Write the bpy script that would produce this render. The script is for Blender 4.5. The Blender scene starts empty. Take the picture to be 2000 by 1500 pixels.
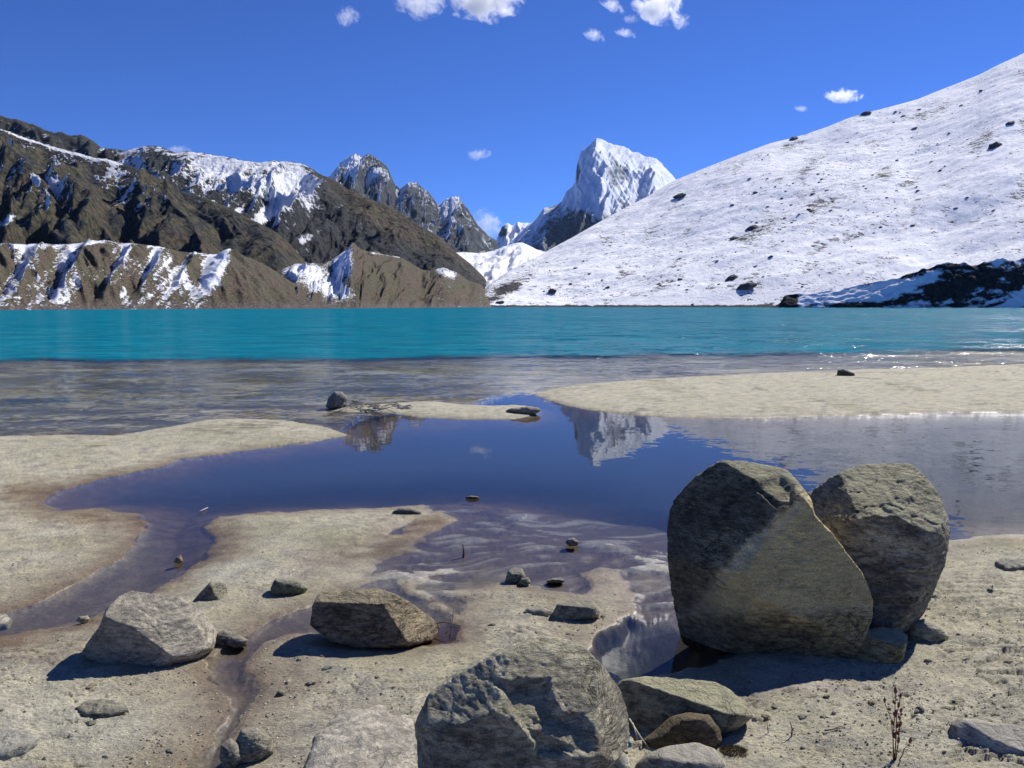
import bpy, bmesh, math, random
import numpy as np
from mathutils import Vector, Matrix, Euler

random.seed(7)
np.random.seed(7)
C = bpy.context.scene.collection
SC = bpy.context.scene
R = math.radians

# ------------------------------------------------------------------ camera, world, sun, exposure
CAMH = 1.6
FPX = 1570.0
PITCH = math.atan(154 / FPX)
cam_d = bpy.data.cameras.new('camera')
cam_d.sensor_width = 36
cam_d.lens = 36 * FPX / 2000
cam_d.clip_start = 0.05
cam_d.clip_end = 60000
cam = bpy.data.objects.new('camera', cam_d)
C.objects.link(cam)
cam.location = (0, 0, CAMH)
cam.rotation_euler = (R(90) - PITCH, 0, 0)
SC.camera = cam

SUN_AZ, SUN_EL = 46.0, 42.0            # degrees right of the view direction (+Y), above the horizon
world = bpy.data.worlds.new('World')
SC.world = world
world.use_nodes = True
wn = world.node_tree
wn.nodes.clear()
sky = wn.nodes.new('ShaderNodeTexSky')
sky.sky_type = 'NISHITA'
sky.sun_disc = False
sky.sun_elevation = R(SUN_EL)
sky.sun_rotation = R(SUN_AZ)
sky.altitude = 4700
sky.air_density = 1.0
sky.dust_density = 0.1
sky.ozone_density = 1.2
hs = wn.nodes.new('ShaderNodeMix')
hs.data_type = 'RGBA'
hs.blend_type = 'MULTIPLY'
hs.inputs['Factor'].default_value = 1.0
hs.inputs['B'].default_value = (0.27, 0.48, 0.97, 1)
bg = wn.nodes.new('ShaderNodeBackground')
bg.inputs['Strength'].default_value = 0.115
wo = wn.nodes.new('ShaderNodeOutputWorld')
wn.links.new(sky.outputs['Color'], hs.inputs['A'])
wn.links.new(hs.outputs['Result'], bg.inputs['Color'])
wn.links.new(bg.outputs['Background'], wo.inputs['Surface'])

sun_d = bpy.data.lights.new('sun', 'SUN')
sun_d.energy = 4.8
sun_d.angle = R(0.5)
sun_d.color = (1.0, 0.955, 0.88)
sun = bpy.data.objects.new('sun', sun_d)
C.objects.link(sun)
SUNV = Vector((math.sin(R(SUN_AZ)) * math.cos(R(SUN_EL)), math.cos(R(SUN_AZ)) * math.cos(R(SUN_EL)), math.sin(R(SUN_EL))))
sun.rotation_euler = (-SUNV).to_track_quat('-Z', 'Y').to_euler()

SC.view_settings.view_transform = 'Standard'
SC.view_settings.look = 'None'
SC.view_settings.exposure = 0.35
SC.view_settings.gamma = 1
SC.view_settings.use_curve_mapping = False

# ------------------------------------------------------------------ projection helpers
cp, sp = math.cos(PITCH), math.sin(PITCH)

def ray(px, py):
    u = (np.asarray(px, float) - 1000) / FPX
    v = (750 - np.asarray(py, float)) / FPX
    return u, cp + v * sp, v * cp - sp

def onground(px, py, z=0.0):
    X, Y, Z = ray(px, py)
    t = (z - CAMH) / Z
    return X * t, Y * t

def project(x, y, z):
    f = y * cp - (z - CAMH) * sp
    up = y * sp + (z - CAMH) * cp
    f = np.where(np.abs(f) < 1e-3, 1e-3, f)
    return 1000 + FPX * x / f, 750 - FPX * up / f

# ------------------------------------------------------------------ noise
_rng = np.random.RandomState(3)
_perm = _rng.permutation(256)
_perm = np.concatenate([_perm, _perm, _perm])
_g2a = _rng.rand(256) * 2 * np.pi
_g2 = np.stack([np.cos(_g2a), np.sin(_g2a)], 1)
_g3 = _rng.normal(size=(256, 3))
_g3 /= np.linalg.norm(_g3, axis=1)[:, None]

def pn2(x, y, seed=0):
    x = np.asarray(x, float) + seed * 17.31
    y = np.asarray(y, float) + seed * 9.73
    xi = np.floor(x).astype(np.int64); yi = np.floor(y).astype(np.int64)
    xf = x - xi; yf = y - yi
    u = xf * xf * xf * (xf * (xf * 6 - 15) + 10); v = yf * yf * yf * (yf * (yf * 6 - 15) + 10)
    def g(ix, iy, fx, fy):
        h = _perm[(_perm[ix & 255] + iy) & 255]
        return _g2[h, 0] * fx + _g2[h, 1] * fy
    a = g(xi, yi, xf, yf); b = g(xi + 1, yi, xf - 1, yf)
    c = g(xi, yi + 1, xf, yf - 1); d = g(xi + 1, yi + 1, xf - 1, yf - 1)
    return 1.4 * ((a + u * (b - a)) + v * ((c + u * (d - c)) - (a + u * (b - a))))

def pn3(x, y, z, seed=0):
    x = x + seed * 13.7; y = y + seed * 7.1; z = z + seed * 3.3
    xi = np.floor(x).astype(np.int64); yi = np.floor(y).astype(np.int64); zi = np.floor(z).astype(np.int64)
    xf = x - xi; yf = y - yi; zf = z - zi
    f = lambda t: t * t * t * (t * (t * 6 - 15) + 10)
    u, v, w = f(xf), f(yf), f(zf)
    def g(i, j, k):
        h = _perm[(_perm[(_perm[(xi + i) & 255] + yi + j) & 255] + zi + k) & 255]
        return _g3[h, 0] * (xf - i) + _g3[h, 1] * (yf - j) + _g3[h, 2] * (zf - k)
    L = lambda a, b, t: a + t * (b - a)
    return 1.4 * L(L(L(g(0,0,0), g(1,0,0), u), L(g(0,1,0), g(1,1,0), u), v), L(L(g(0,0,1), g(1,0,1), u), L(g(0,1,1), g(1,1,1), u), v), w)

def fbm2(x, y, oct=5, seed=0, gain=0.5, lac=2.03):
    s = 0; a = 1; n = 0
    for i in range(oct):
        s = s + a * pn2(x, y, seed + i); n += a; a *= gain; x = x * lac; y = y * lac
    return s / n

def rid2(x, y, oct=5, seed=0, gain=0.5, lac=2.07):
    s = 0; a = 1; n = 0; w = 1
    for i in range(oct):
        q = (1 - np.abs(pn2(x, y, seed + i))) ** 2
        s = s + a * q * w; w = np.clip(q * 1.3, 0, 1); n += a; a *= gain; x = x * lac; y = y * lac
    return s / n

def fbm3(x, y, z, oct=5, seed=0, gain=0.5, lac=2.03):
    s = 0; a = 1; n = 0
    for i in range(oct):
        s = s + a * pn3(x, y, z, seed + i); n += a; a *= gain; x = x * lac; y = y * lac; z = z * lac
    return s / n

def rid3(x, y, z, oct=4, seed=0, gain=0.5, lac=2.07):
    s = 0; a = 1; n = 0
    for i in range(oct):
        s = s + a * (1 - np.abs(pn3(x, y, z, seed + i))) ** 2; n += a; a *= gain; x = x * lac; y = y * lac; z = z * lac
    return s / n

def sst(a, b, x):
    t = np.clip((x - a) / (b - a), 0, 1)
    return t * t * (3 - 2 * t)

def sdpoly(X, Y, poly):
    """signed distance to a polygon, positive inside"""
    P = np.asarray(poly, float)
    d = np.full(X.shape, 1e18); inside = np.zeros(X.shape, bool)
    n = len(P)
    for i in range(n):
        ax, ay = P[i]; bx, by = P[(i + 1) % n]
        ex, ey = bx - ax, by - ay
        wx, wy = X - ax, Y - ay
        t = np.clip((wx * ex + wy * ey) / (ex * ex + ey * ey + 1e-12), 0, 1)
        dd = (wx - t * ex) ** 2 + (wy - t * ey) ** 2
        d = np.minimum(d, dd)
        cond = ((ay > Y) != (by > Y))
        xs = ax + (Y - ay) * ex / (ey if abs(ey) > 1e-12 else 1e-12)
        inside ^= cond & (X < xs)
    d = np.sqrt(d)
    return np.where(inside, d, -d)

def W(poly, z=0.0):
    return [tuple(float(k) for k in onground(a, b, z)) for a, b in poly]

# ------------------------------------------------------------------ object helpers
def tag(o, label=None, cat=None, group=None, kind=None):
    if label: o['label'] = label
    if cat: o['category'] = cat
    if group: o['group'] = group
    if kind: o['kind'] = kind
    return o

def mesh_np(name, V, Fq, mat=None, parent=None, attrs=None, smooth=True):
    me = bpy.data.meshes.new(name)
    V = np.ascontiguousarray(V, dtype=np.float32); Fq = np.ascontiguousarray(Fq, dtype=np.int32)
    k = Fq.shape[1]
    me.vertices.add(len(V)); me.vertices.foreach_set('co', V.ravel())
    me.loops.add(Fq.size); me.loops.foreach_set('vertex_index', Fq.ravel())
    me.polygons.add(len(Fq)); me.polygons.foreach_set('loop_start', np.arange(0, Fq.size, k, dtype=np.int32))
    me.polygons.foreach_set('use_smooth', np.full(len(Fq), smooth))
    me.update(calc_edges=True)
    for nm, arr in (attrs or {}).items():
        arr = np.asarray(arr, dtype=np.float32)
        if arr.ndim == 1:
            a = me.attributes.new(nm, 'FLOAT', 'POINT'); a.data.foreach_set('value', arr)
        else:
            if arr.shape[1] == 3: arr = np.concatenate([arr, np.ones((len(arr), 1), np.float32)], 1)
            a = me.attributes.new(nm, 'FLOAT_COLOR', 'POINT'); a.data.foreach_set('color', np.ascontiguousarray(arr).ravel())
    if mat: me.materials.append(mat)
    o = bpy.data.objects.new(name, me); C.objects.link(o)
    if parent: o.parent = parent
    return o

def grid_faces(nr, nc):
    i = np.arange(nr - 1)[:, None] * nc + np.arange(nc - 1)[None, :]
    return np.stack([i, i + 1, i + nc + 1, i + nc], -1).reshape(-1, 4)

def empty(name, loc=(0, 0, 0)):
    o = bpy.data.objects.new(name, None); C.objects.link(o); o.location = loc
    o.empty_display_size = 0.1
    return o

# ------------------------------------------------------------------ material helpers
class NT:
    def __init__(s, name):
        s.m = bpy.data.materials.new(name); s.m.use_nodes = True; s.t = s.m.node_tree; s.t.nodes.clear()
        s.out = s.t.nodes.new('ShaderNodeOutputMaterial')
    def n(s, kind, **kw):
        nd = s.t.nodes.new(kind)
        for k, v in kw.items():
            if k.startswith('_'): setattr(nd, k[1:], v)
            else:
                key = k.replace('__', ' ')
                if key.isdigit(): key = int(key)
                if isinstance(v, bpy.types.NodeSocket): s.t.links.new(v, nd.inputs[key])
                else: nd.inputs[key].default_value = v
        return nd
    def link(s, a, b): s.t.links.new(a, b)
    def attr(s, name): return s.n('ShaderNodeAttribute', _attribute_name=name)
    def coord(s): return s.n('ShaderNodeTexCoord').outputs['Object']
    def mapped(s, vec, sc, rot=(0, 0, 0)):
        m = s.n('ShaderNodeMapping'); s.link(vec, m.inputs['Vector']); m.inputs['Scale'].default_value = sc; m.inputs['Rotation'].default_value = rot
        return m.outputs[0]
    def noise(s, vec, scale, detail=6, rough=0.55, dist=0.0, out='Fac'):
        nd = s.n('ShaderNodeTexNoise'); s.link(vec, nd.inputs['Vector'])
        nd.inputs['Scale'].default_value = scale; nd.inputs['Detail'].default_value = detail
        nd.inputs['Roughness'].default_value = rough; nd.inputs['Distortion'].default_value = dist
        return nd.outputs[out]
    def vor(s, vec, scale, feat='F1', out='Distance'):
        nd = s.n('ShaderNodeTexVoronoi', _feature=feat); s.link(vec, nd.inputs['Vector']); nd.inputs['Scale'].default_value = scale
        return nd.outputs[out]
    def math(s, op, a, b=0.0, c=None):
        nd = s.t.nodes.new('ShaderNodeMath'); nd.operation = op
        for i, v in enumerate((a, b, c)):
            if v is None: continue
            if isinstance(v, bpy.types.NodeSocket): s.link(v, nd.inputs[i])
            else: nd.inputs[i].default_value = v
        return nd.outputs[0]
    def rng(s, v, a, b, c=0.0, d=1.0, smooth=True):
        nd = s.t.nodes.new('ShaderNodeMapRange'); nd.interpolation_type = 'SMOOTHSTEP' if smooth else 'LINEAR'
        s.link(v, nd.inputs[0])
        for i, q in enumerate((a, b, c, d)): nd.inputs[i + 1].default_value = q
        return nd.outputs[0]
    def mix(s, f, a, b, mode='MIX'):
        nd = s.t.nodes.new('ShaderNodeMix'); nd.data_type = 'RGBA'; nd.blend_type = mode
        for nm, v in (('Factor', f), ('A', a), ('B', b)):
            if isinstance(v, bpy.types.NodeSocket): s.link(v, nd.inputs[nm] if nm == 'Factor' else [i for i in nd.inputs if i.name == nm and i.type == 'RGBA'][0])
            else:
                if nm == 'Factor': nd.inputs['Factor'].default_value = v
                else: [i for i in nd.inputs if i.name == nm and i.type == 'RGBA'][0].default_value = (*v, 1) if len(v) == 3 else v
        return [o for o in nd.outputs if o.type == 'RGBA'][0]
    def bump(s, h, strength, dist, normal=None):
        nd = s.t.nodes.new('ShaderNodeBump'); s.link(h, nd.inputs['Height'])
        nd.inputs['Strength'].default_value = strength; nd.inputs['Distance'].default_value = dist
        if normal: s.link(normal, nd.inputs['Normal'])
        return nd.outputs[0]
    def pbr(s, col, rough=0.9, normal=None, spec=0.3):
        b = s.t.nodes.new('ShaderNodeBsdfPrincipled')
        for nm, v in (('Base Color', col), ('Roughness', rough), ('Specular IOR Level', spec)):
            if isinstance(v, bpy.types.NodeSocket): s.link(v, b.inputs[nm])
            else: b.inputs[nm].default_value = (*v, 1) if isinstance(v, tuple) and len(v) == 3 else v
        if normal: s.link(normal, b.inputs['Normal'])
        s.link(b.outputs[0], s.out.inputs['Surface'])
        return b

def mat_plain(name, col, rough=0.8, var=0.3, scale=30, bump=0.3, dist=0.01):
    n = NT(name); c = n.coord()
    f = n.noise(c, scale, 5)
    cc = n.mix(f, tuple(k * (1 - var) for k in col), tuple(min(1, k * (1 + var)) for k in col))
    n.pbr(cc, rough, n.bump(f, bump, dist))
    return n.m

# ---- mountains: attributes snow (0..1), tint (bare ground colour)
def mat_mountain(name, sc, bumpd, snow_noise=0.9, streak=(1, 1, 1), snowcol=(0.84, 0.86, 0.90), contrast=0.12, rot=(0, 0, 0), specks=0):
    n = NT(name); c = n.coord()
    a = n.attr('snow').outputs['Fac']; t = n.attr('tint').outputs['Color']
    cs = n.mapped(n.mapped(c, (1, 1, 1), rot), streak)
    n1 = n.noise(cs, sc, 9, 0.68, 0.5)
    n2 = n.noise(c, sc * 3.7, 8, 0.7)
    nz = n.math('ADD', n.math('MULTIPLY', n1, 0.6), n.math('MULTIPLY', n2, 0.4))
    s = n.math('ADD', a, n.math('MULTIPLY', n.math('SUBTRACT', nz, 0.5), snow_noise * 2))
    if specks:
        k1 = n.rng(n.noise(n.mapped(n.mapped(c, (1, 1, 1), rot), (0.6, 1, 1.3)), 0.24, 4, 0.65), 0.585, 0.66)
        k2 = n.rng(n.noise(c, 0.012, 4, 0.6), 0.42, 0.60, 0.25, 1.0)
        s = n.math('SUBTRACT', s, n.math('MULTIPLY', n.math('MULTIPLY', k1, k2), specks))
    f = n.rng(s, 0.5 - contrast, 0.5 + contrast)
    dark = n.mix(n.rng(n2, 0.40, 0.60), (0.42, 0.43, 0.47), (1.6, 1.55, 1.45))
    rock = n.mix(1.0, t, dark, 'MULTIPLY')
    col = n.mix(f, rock, snowcol)
    hb = n.math('ADD', n.math('MULTIPLY', nz, 1.0), n.math('MULTIPLY', f, 0.05))
    n.pbr(col, 0.9, n.bump(hb, 0.9, bumpd), 0.15)
    return n.m

# ---- boulders: attribute tone (colour)
def mat_rock(name, sc=1.0, tops=(0.30, 0.30, 0.20), bump=1.0):
    n = NT(name); c = n.coord()
    t = n.attr('tone').outputs['Color']
    big = n.noise(c, 4 * sc, 7, 0.62, 0.6)
    sm = n.noise(n.mapped(c, (1, 1, 2.4), (0.45, 0.5, 0)), 24 * sc, 9, 0.72, 0.3)
    md = n.noise(n.mapped(c, (1, 1, 1.7), (0.45, 0.5, 0)), 10 * sc, 5, 0.6, 0.5)
    fine = n.noise(c, 160 * sc, 4, 0.7)
    lay = n.noise(n.mapped(c, (3, 3, 14), (0.5, 0.35, 0)), 3.2 * sc, 8, 0.65, 0.8)
    vor = n.vor(n.mapped(c, (1, 1, 1.6), (0.5, 0.3, 0)), 9 * sc, 'DISTANCE_TO_EDGE')
    gr = n.attr('grain').outputs['Fac']
    col = n.mix(gr, t, n.mix(1.0, t, n.mix(n.rng(big, 0.3, 0.7), (0.62, 0.62, 0.62), (1.30, 1.28, 1.22)), 'MULTIPLY'))
    col = n.mix(gr, col, n.mix(n.rng(sm, 0.36, 0.62), (0.50, 0.50, 0.50), (1.45, 1.45, 1.42)), 'MULTIPLY')
    col = n.mix(gr, col, n.mix(n.rng(md, 0.36, 0.62), (0.70, 0.69, 0.68), (1.28, 1.27, 1.22)), 'MULTIPLY')
    ck = n.math('ABSOLUTE', n.math('SUBTRACT', n.noise(n.mapped(c, (1, 1, 1.8), (0.4, 0.6, 0)), 4.5 * sc, 5, 0.6, 1.2), 0.5))
    crack = n.math('MULTIPLY', n.rng(ck, 0.0, 0.016, 1, 0), n.rng(n.noise(c, 3 * sc, 2), 0.48, 0.6))
    col = n.mix(n.math('MULTIPLY', crack, 0.75), col, (0.03, 0.028, 0.025))
    col = n.mix(1.0, col, n.mix(n.rng(fine, 0.38, 0.62), (0.78, 0.78, 0.78), (1.22, 1.22, 1.22)), 'MULTIPLY')
    # lichen and dust on upward faces, sunlit brightness worked into their colour
    geo = n.n('ShaderNodeNewGeometry'); sep = n.n('ShaderNodeSeparateXYZ'); n.link(geo.outputs['Normal'], sep.inputs[0])
    up = n.rng(n.math('ADD', sep.outputs['Z'], n.math('MULTIPLY', n.math('SUBTRACT', sm, 0.5), 1.6)), 0.35, 0.95, 0, 0.75)
    lich = n.mix(n.rng(big, 0.4, 0.65), tops, tuple(k * 0.72 for k in tops))
    col = n.mix(n.math('MULTIPLY', up, n.attr('lichen').outputs['Fac']), col, lich)
    # pale crystals
    spk = n.rng(n.noise(c, 90 * sc, 2, 0.9), 0.66, 0.72)
    col = n.mix(n.math('MULTIPLY', spk, 0.5), col, (0.5, 0.5, 0.46))
    h = n.math('ADD', n.math('MULTIPLY', lay, 0.9), n.math('ADD', n.math('MULTIPLY', sm, 0.42), n.math('MULTIPLY', fine, 0.12)))
    h = n.math('SUBTRACT', h, n.math('MULTIPLY', crack, 0.35))
    n.pbr(col, 0.85, n.bump(n.math('MULTIPLY', h, n.math('ADD', n.math('MULTIPLY', gr, 0.95), 0.05)), bump, 0.055 / sc), 0.3)
    return n.m

# ------------------------------------------------------------------ mountains
def crest_to_polar(crest, dist):
    """crest pixels + distances -> arrays: azimuth tangent a, horizontal distance Y, height z"""
    c = np.array(crest, float)
    X, Y, Z = ray(c[:, 0], c[:, 1])
    a = X / Y
    d = np.interp(c[:, 0], [p[0] for p in dist], [p[1] for p in dist])
    return a, d, CAMH + Z / Y * d

def mountain(name, label, cat, crest, dist, foot, mat, nc=400, nr=160, x0=None, x1=None, back=0.35,
             prof=1.0, amp=0.10, fs=8.0, ft=3.0, shear=0.0, oct=7, seed=1, ridged=True, crest_amp=0.12,
             base=-6.0, tint_fn=None, snow_fn=None, extra=None, jag=0.0, kind=None, fine=0.0):
    ca, cd, cz = crest_to_polar(crest, dist)
    x0 = crest[0][0] if x0 is None else x0; x1 = crest[-1][0] if x1 is None else x1
    a = np.linspace(ca[0], ca[-1], nc)
    D = np.interp(a, ca, cd); Z = np.interp(a, ca, cz)
    if jag:
        Z = Z + jag * (fbm2(a * 60, a * 0, 5, seed + 40, 0.6)) * np.clip(Z, 0, None)
    fx = np.array([p[0] for p in foot], float); fa = (fx - 1000) / FPX / cp; fd = np.array([p[1] for p in foot], float)
    FD = np.interp(a, fa, fd)
    t = np.concatenate([np.linspace(0, 1, nr) ** 0.9, 1 + np.linspace(0.02, back, max(6, int(nr * 0.12)))])
    A, T = np.meshgrid(a, t)
    Dg = D[None, :]; Fg = FD[None, :]; Zg = Z[None, :]
    Yp = Fg + (Dg - Fg) * T
    h = np.where(T <= 1, np.clip(T, 0, 1) ** prof, 1 - (T - 1) / back * 1.0)
    Zp = base + (Zg - base) * h
    S = A * Dg.mean()
    rel = np.clip(Zg - base, 0, None)
    sx = A * fs * 2 + shear * T; ty = T * ft
    wq = 0.35 * fbm2(sx * 0.7, ty * 0.7, 3, seed + 20)
    nz = (0.75 * (rid2(sx + wq, ty + wq, oct, seed, 0.40) - 0.6) + 0.5 * fbm2(sx * 1.7, ty * 1.7, oct, seed + 60, 0.48)) if ridged else fbm2(sx + wq, ty + wq, oct, seed, 0.5)
    env = np.clip(T * 6, 0, 1) * (1 - (1 - crest_amp) * sst(0.8, 1.0, T))
    Zp = Zp + rel * amp * nz * env * 2
    if fine: Zp = Zp + rel * fine * fbm2(A * fs * 22, T * ft * 18, 5, seed + 9, 0.65) * np.clip(T * 8, 0, 1)
    if extra is not None:
        px, py = project(A * Yp, Yp, Zp)
        Zp = Zp + extra(px, py, A, T, Yp, rel)
    Xp = A * Yp
    V = np.stack([Xp, Yp, Zp], -1)
    # normals
    dV0 = np.gradient(V, axis=0); dV1 = np.gradient(V, axis=1)
    N = np.cross(dV1, dV0); N /= np.linalg.norm(N, axis=-1, keepdims=True) + 1e-9
    N *= np.sign(N[..., 2:3] + 1e-9)
    px, py = project(Xp, Yp, Zp)
    snow = snow_fn(px, py, N, T, A, V); tint = tint_fn(px, py, N, T, A, V)
    o = mesh_np(name, V.reshape(-1, 3), grid_faces(len(t), nc), mat, None, {'snow': snow.ravel(), 'tint': tint.reshape(-1, 3)})
    tag(o, label, cat, kind=kind)
    o['_n'] = 0; del o['_n']
    return o, V, N

def col3(*cw):
    """blend colours with weights"""
    out = None
    for c, w in cw:
        v = np.asarray(c)[None, None, :] * w[..., None]
        out = v if out is None else out + v
    return out

def blobs(px, py, L):
    s = np.zeros(px.shape)
    for x, y, rx, ry, ang, v in L:
        ca_, sa_ = math.cos(R(ang)), math.sin(R(ang))
        dx, dy = px - x, py - y
        u = (dx * ca_ + dy * sa_) / rx; w = (-dx * sa_ + dy * ca_) / ry
        s = s + v * np.exp(-(u * u + w * w) ** 1.5)
    return s

sunh = np.array([math.sin(R(SUN_AZ)), math.cos(R(SUN_AZ))])
M_left = mat_mountain('brown_mountain_turf_and_snow', 0.034, 16.0, 1.35, contrast=0.08)
M_mor = mat_mountain('moraine_turf_and_snow', 0.30, 1.6, 1.7, contrast=0.07)
M_peak = mat_mountain('dark_rock_and_ice', 0.006, 30.0, 0.8, (1, 1, 0.4), (0.84, 0.87, 0.92))
M_chol = mat_mountain('fluted_ice_face', 0.005, 34.0, 0.8, (1, 1, 0.5), (0.80, 0.84, 0.92))
M_glac = mat_mountain('glacier_snow', 0.02, 6.0, 0.5)
M_slope = mat_mountain("snow_over_stones", 0.12, 1.8, 0.85, (0.45, 1, 1.5), (0.88, 0.885, 0.90), 0.07, (0, R(-24), 0), specks=0.6)
M_bank = mat_mountain('dark_bank_rock', 0.09, 3.0, 0.8, (1, 1, 2))

BROWN = (0.076, 0.059, 0.043); OLIVE = (0.064, 0.060, 0.039); DARK = (0.032, 0.035, 0.037); SLATE = (0.046, 0.054, 0.064)

# 1 big ridge at the far left, rear dark crest
def sn_rear(px, py, N, T, A, V):
    f = -(N[..., 0] * sunh[0] + N[..., 1] * sunh[1])
    return 0.24 + 0.10 * f + blobs(px, py, [(330, 330, 40, 30, 30, .1)])
def ti_rear(px, py, N, T, A, V):
    w = sst(-0.3, 0.3, fbm2(A * 30, T * 5, 4, 5)); return col3((DARK, 1 - w * .6), (OLIVE, w * .6))
mountain('mountain', 'jagged dark rocky ridge at the far left, rising behind the snow-lined brown ridge', 'mountain',
         [(-700, 120), (-300, 165), (-100, 205), (0, 222), (21, 232), (63, 239), (84, 250), (105, 259), (115, 258), (135, 264), (157, 263), (182, 276), (199, 288), (238, 293), (300, 330), (420, 420)],
         [(-700, 1900), (500, 1900)], [(-700, 1100), (500, 1100)], M_left, 300, 90, amp=0.10, fs=12, ft=4, shear=1.5, oct=8, seed=3, jag=0.012, tint_fn=ti_rear, snow_fn=sn_rear, base=60, fine=0.008)

# 2 brown front ridge with the white line along its crest
def ex_left(px, py, A, T, Y, rel):
    # long spurs that run down to the right, gullies between them
    s = (px + (py - 300) * 0.9)
    r = np.zeros(px.shape)
    for c, w, a in ((120, 60, .5), (270, 75, .8), (420, 70, .9), (560, 60, .6), (700, 60, .5), (30, 50, .5)):
        r = np.maximum(r, a * np.clip(1 - np.abs(px - (py - 300) * 0.55 - c + 30 * pn2(px / 60, py / 60, 4)) / w, 0, 1))
    return rel * 0.19 * (r - 0.35) * sst(0.05, 0.3, T) * (1 - sst(0.75, 1, T) * .95)
def sn_left(px, py, N, T, A, V):
    f = -(N[..., 0] * sunh[0] + N[..., 1] * sunh[1])
    s = -0.02 + 0.55 * sst(0.05, 0.6, f) * sst(520, 330, py)
    line = np.exp(-(((T - 0.985) / 0.02) ** 2)) * sst(260, 200, px)
    s = s + 0.75 * line
    s = s + blobs(px, py, [(70, 345, 16, 13, 40, .35), (105, 362, 18, 12, -60, .45), (215, 350, 14, 40, 20, .35), (232, 410, 12, 35, 20, .25), (14, 430, 20, 8, -35, .7), (90, 400, 14, 36, 25, .2), (60, 300, 20, 25, 0, .15)])
    return s
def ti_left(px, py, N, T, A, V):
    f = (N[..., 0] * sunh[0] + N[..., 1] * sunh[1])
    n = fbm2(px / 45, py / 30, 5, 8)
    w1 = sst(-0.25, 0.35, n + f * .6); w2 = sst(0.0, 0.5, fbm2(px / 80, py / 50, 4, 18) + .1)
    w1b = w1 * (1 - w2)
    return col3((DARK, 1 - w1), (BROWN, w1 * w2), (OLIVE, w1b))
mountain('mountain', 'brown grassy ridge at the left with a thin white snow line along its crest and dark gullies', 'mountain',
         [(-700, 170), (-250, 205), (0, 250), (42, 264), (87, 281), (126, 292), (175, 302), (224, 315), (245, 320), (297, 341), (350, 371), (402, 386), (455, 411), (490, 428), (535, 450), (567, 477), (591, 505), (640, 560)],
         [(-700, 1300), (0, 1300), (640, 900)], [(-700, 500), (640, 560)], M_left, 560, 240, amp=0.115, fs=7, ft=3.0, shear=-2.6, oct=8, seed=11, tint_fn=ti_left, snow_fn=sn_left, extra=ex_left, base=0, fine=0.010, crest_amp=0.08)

# 3 middle mountain: snowy top, dark cliffs, long brown spur to the right
def sn_mid(px, py, N, T, A, V):
    f = -(N[..., 0] * sunh[0] + N[..., 1] * sunh[1])
    line = np.interp(px, [200, 300, 420, 500, 590, 640, 700, 800, 950], [330, 400, 460, 440, 460, 400, 395, 430, 540])
    top = sst(40, -50, py - line)
    s = 0.0 + 0.36 * top + 0.30 * f * top + 0.10 * sst(620, 560, px) * sst(.0, .3, fbm2(px / 22, py / 18, 4, 29)) + .05 * sst(500, 420, px)
    s = s + blobs(px, py, [(470, 335, 90, 30, 8, .22), (560, 350, 45, 45, 40, .30), (400, 330, 60, 26, 20, .16), (512, 424, 30, 14, -38, .75), (508, 380, 14, 30, 15, .3), (548, 385, 16, 40, 25, .25), (593, 466, 16, 12, -20, .34), (585, 490, 20, 8, 0, .15), (468, 412, 8, 6, 0, .6), (600, 400, 14, 35, -15, .22), (620, 450, 40, 10, -40, .3), (330, 310, 40, 10, 5, -.2), (310, 330, 60, 26, 20, -.14), (480, 390, 60, 18, 0, -.15), (680, 380, 60, 12, 28, -.15)])
    s = s - 0.30 * sst(0, 30, (px - 600) - (py - 330) * 1.0)
    s = s + 0.22 * blobs(px, py, [(690, 430, 70, 16, 33, 1), (740, 420, 60, 8, 35, 1)])
    return s
def ti_mid(px, py, N, T, A, V):
    d = (px - 600) - (py - 330) * 1.0
    spur = sst(-20, 40, d + 30 * fbm2(px / 50, py / 50, 3, 2)) * sst(0, -50, (py - np.interp(px, [600, 700, 800, 900, 950], [420, 470, 500, 540, 580])))
    n = sst(-.3, .3, fbm2(px / 40, py / 25, 5, 28))
    return col3((DARK, (1 - spur) * (1 - n * .3)), (SLATE, (1 - spur) * n * .3), (OLIVE, spur * (1 - n)), (BROWN, spur * n))
mountain('mountain', 'mountain with snow-dusted summit plateau, dark cliffs and a long brown spur falling right', 'mountain',
         [(150, 300), (199, 290), (238, 292), (273, 288), (290, 284), (315, 288), (343, 297), (374, 294), (420, 302), (455, 309), (507, 315), (567, 315), (591, 320), (616, 334), (644, 347), (678, 369), (766, 406), (822, 440), (859, 462), (885, 488), (918, 514), (944, 540), (960, 565), (975, 592)],
         [(150, 1900), (600, 1700), (980, 1200)], [(150, 900), (980, 800)], M_left, 560, 200, amp=0.11, fs=9, ft=3.4, shear=-1.8, oct=8, seed=21, tint_fn=ti_mid, snow_fn=sn_mid, base=0, jag=0.006, fine=0.006, crest_amp=0.12)

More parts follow.
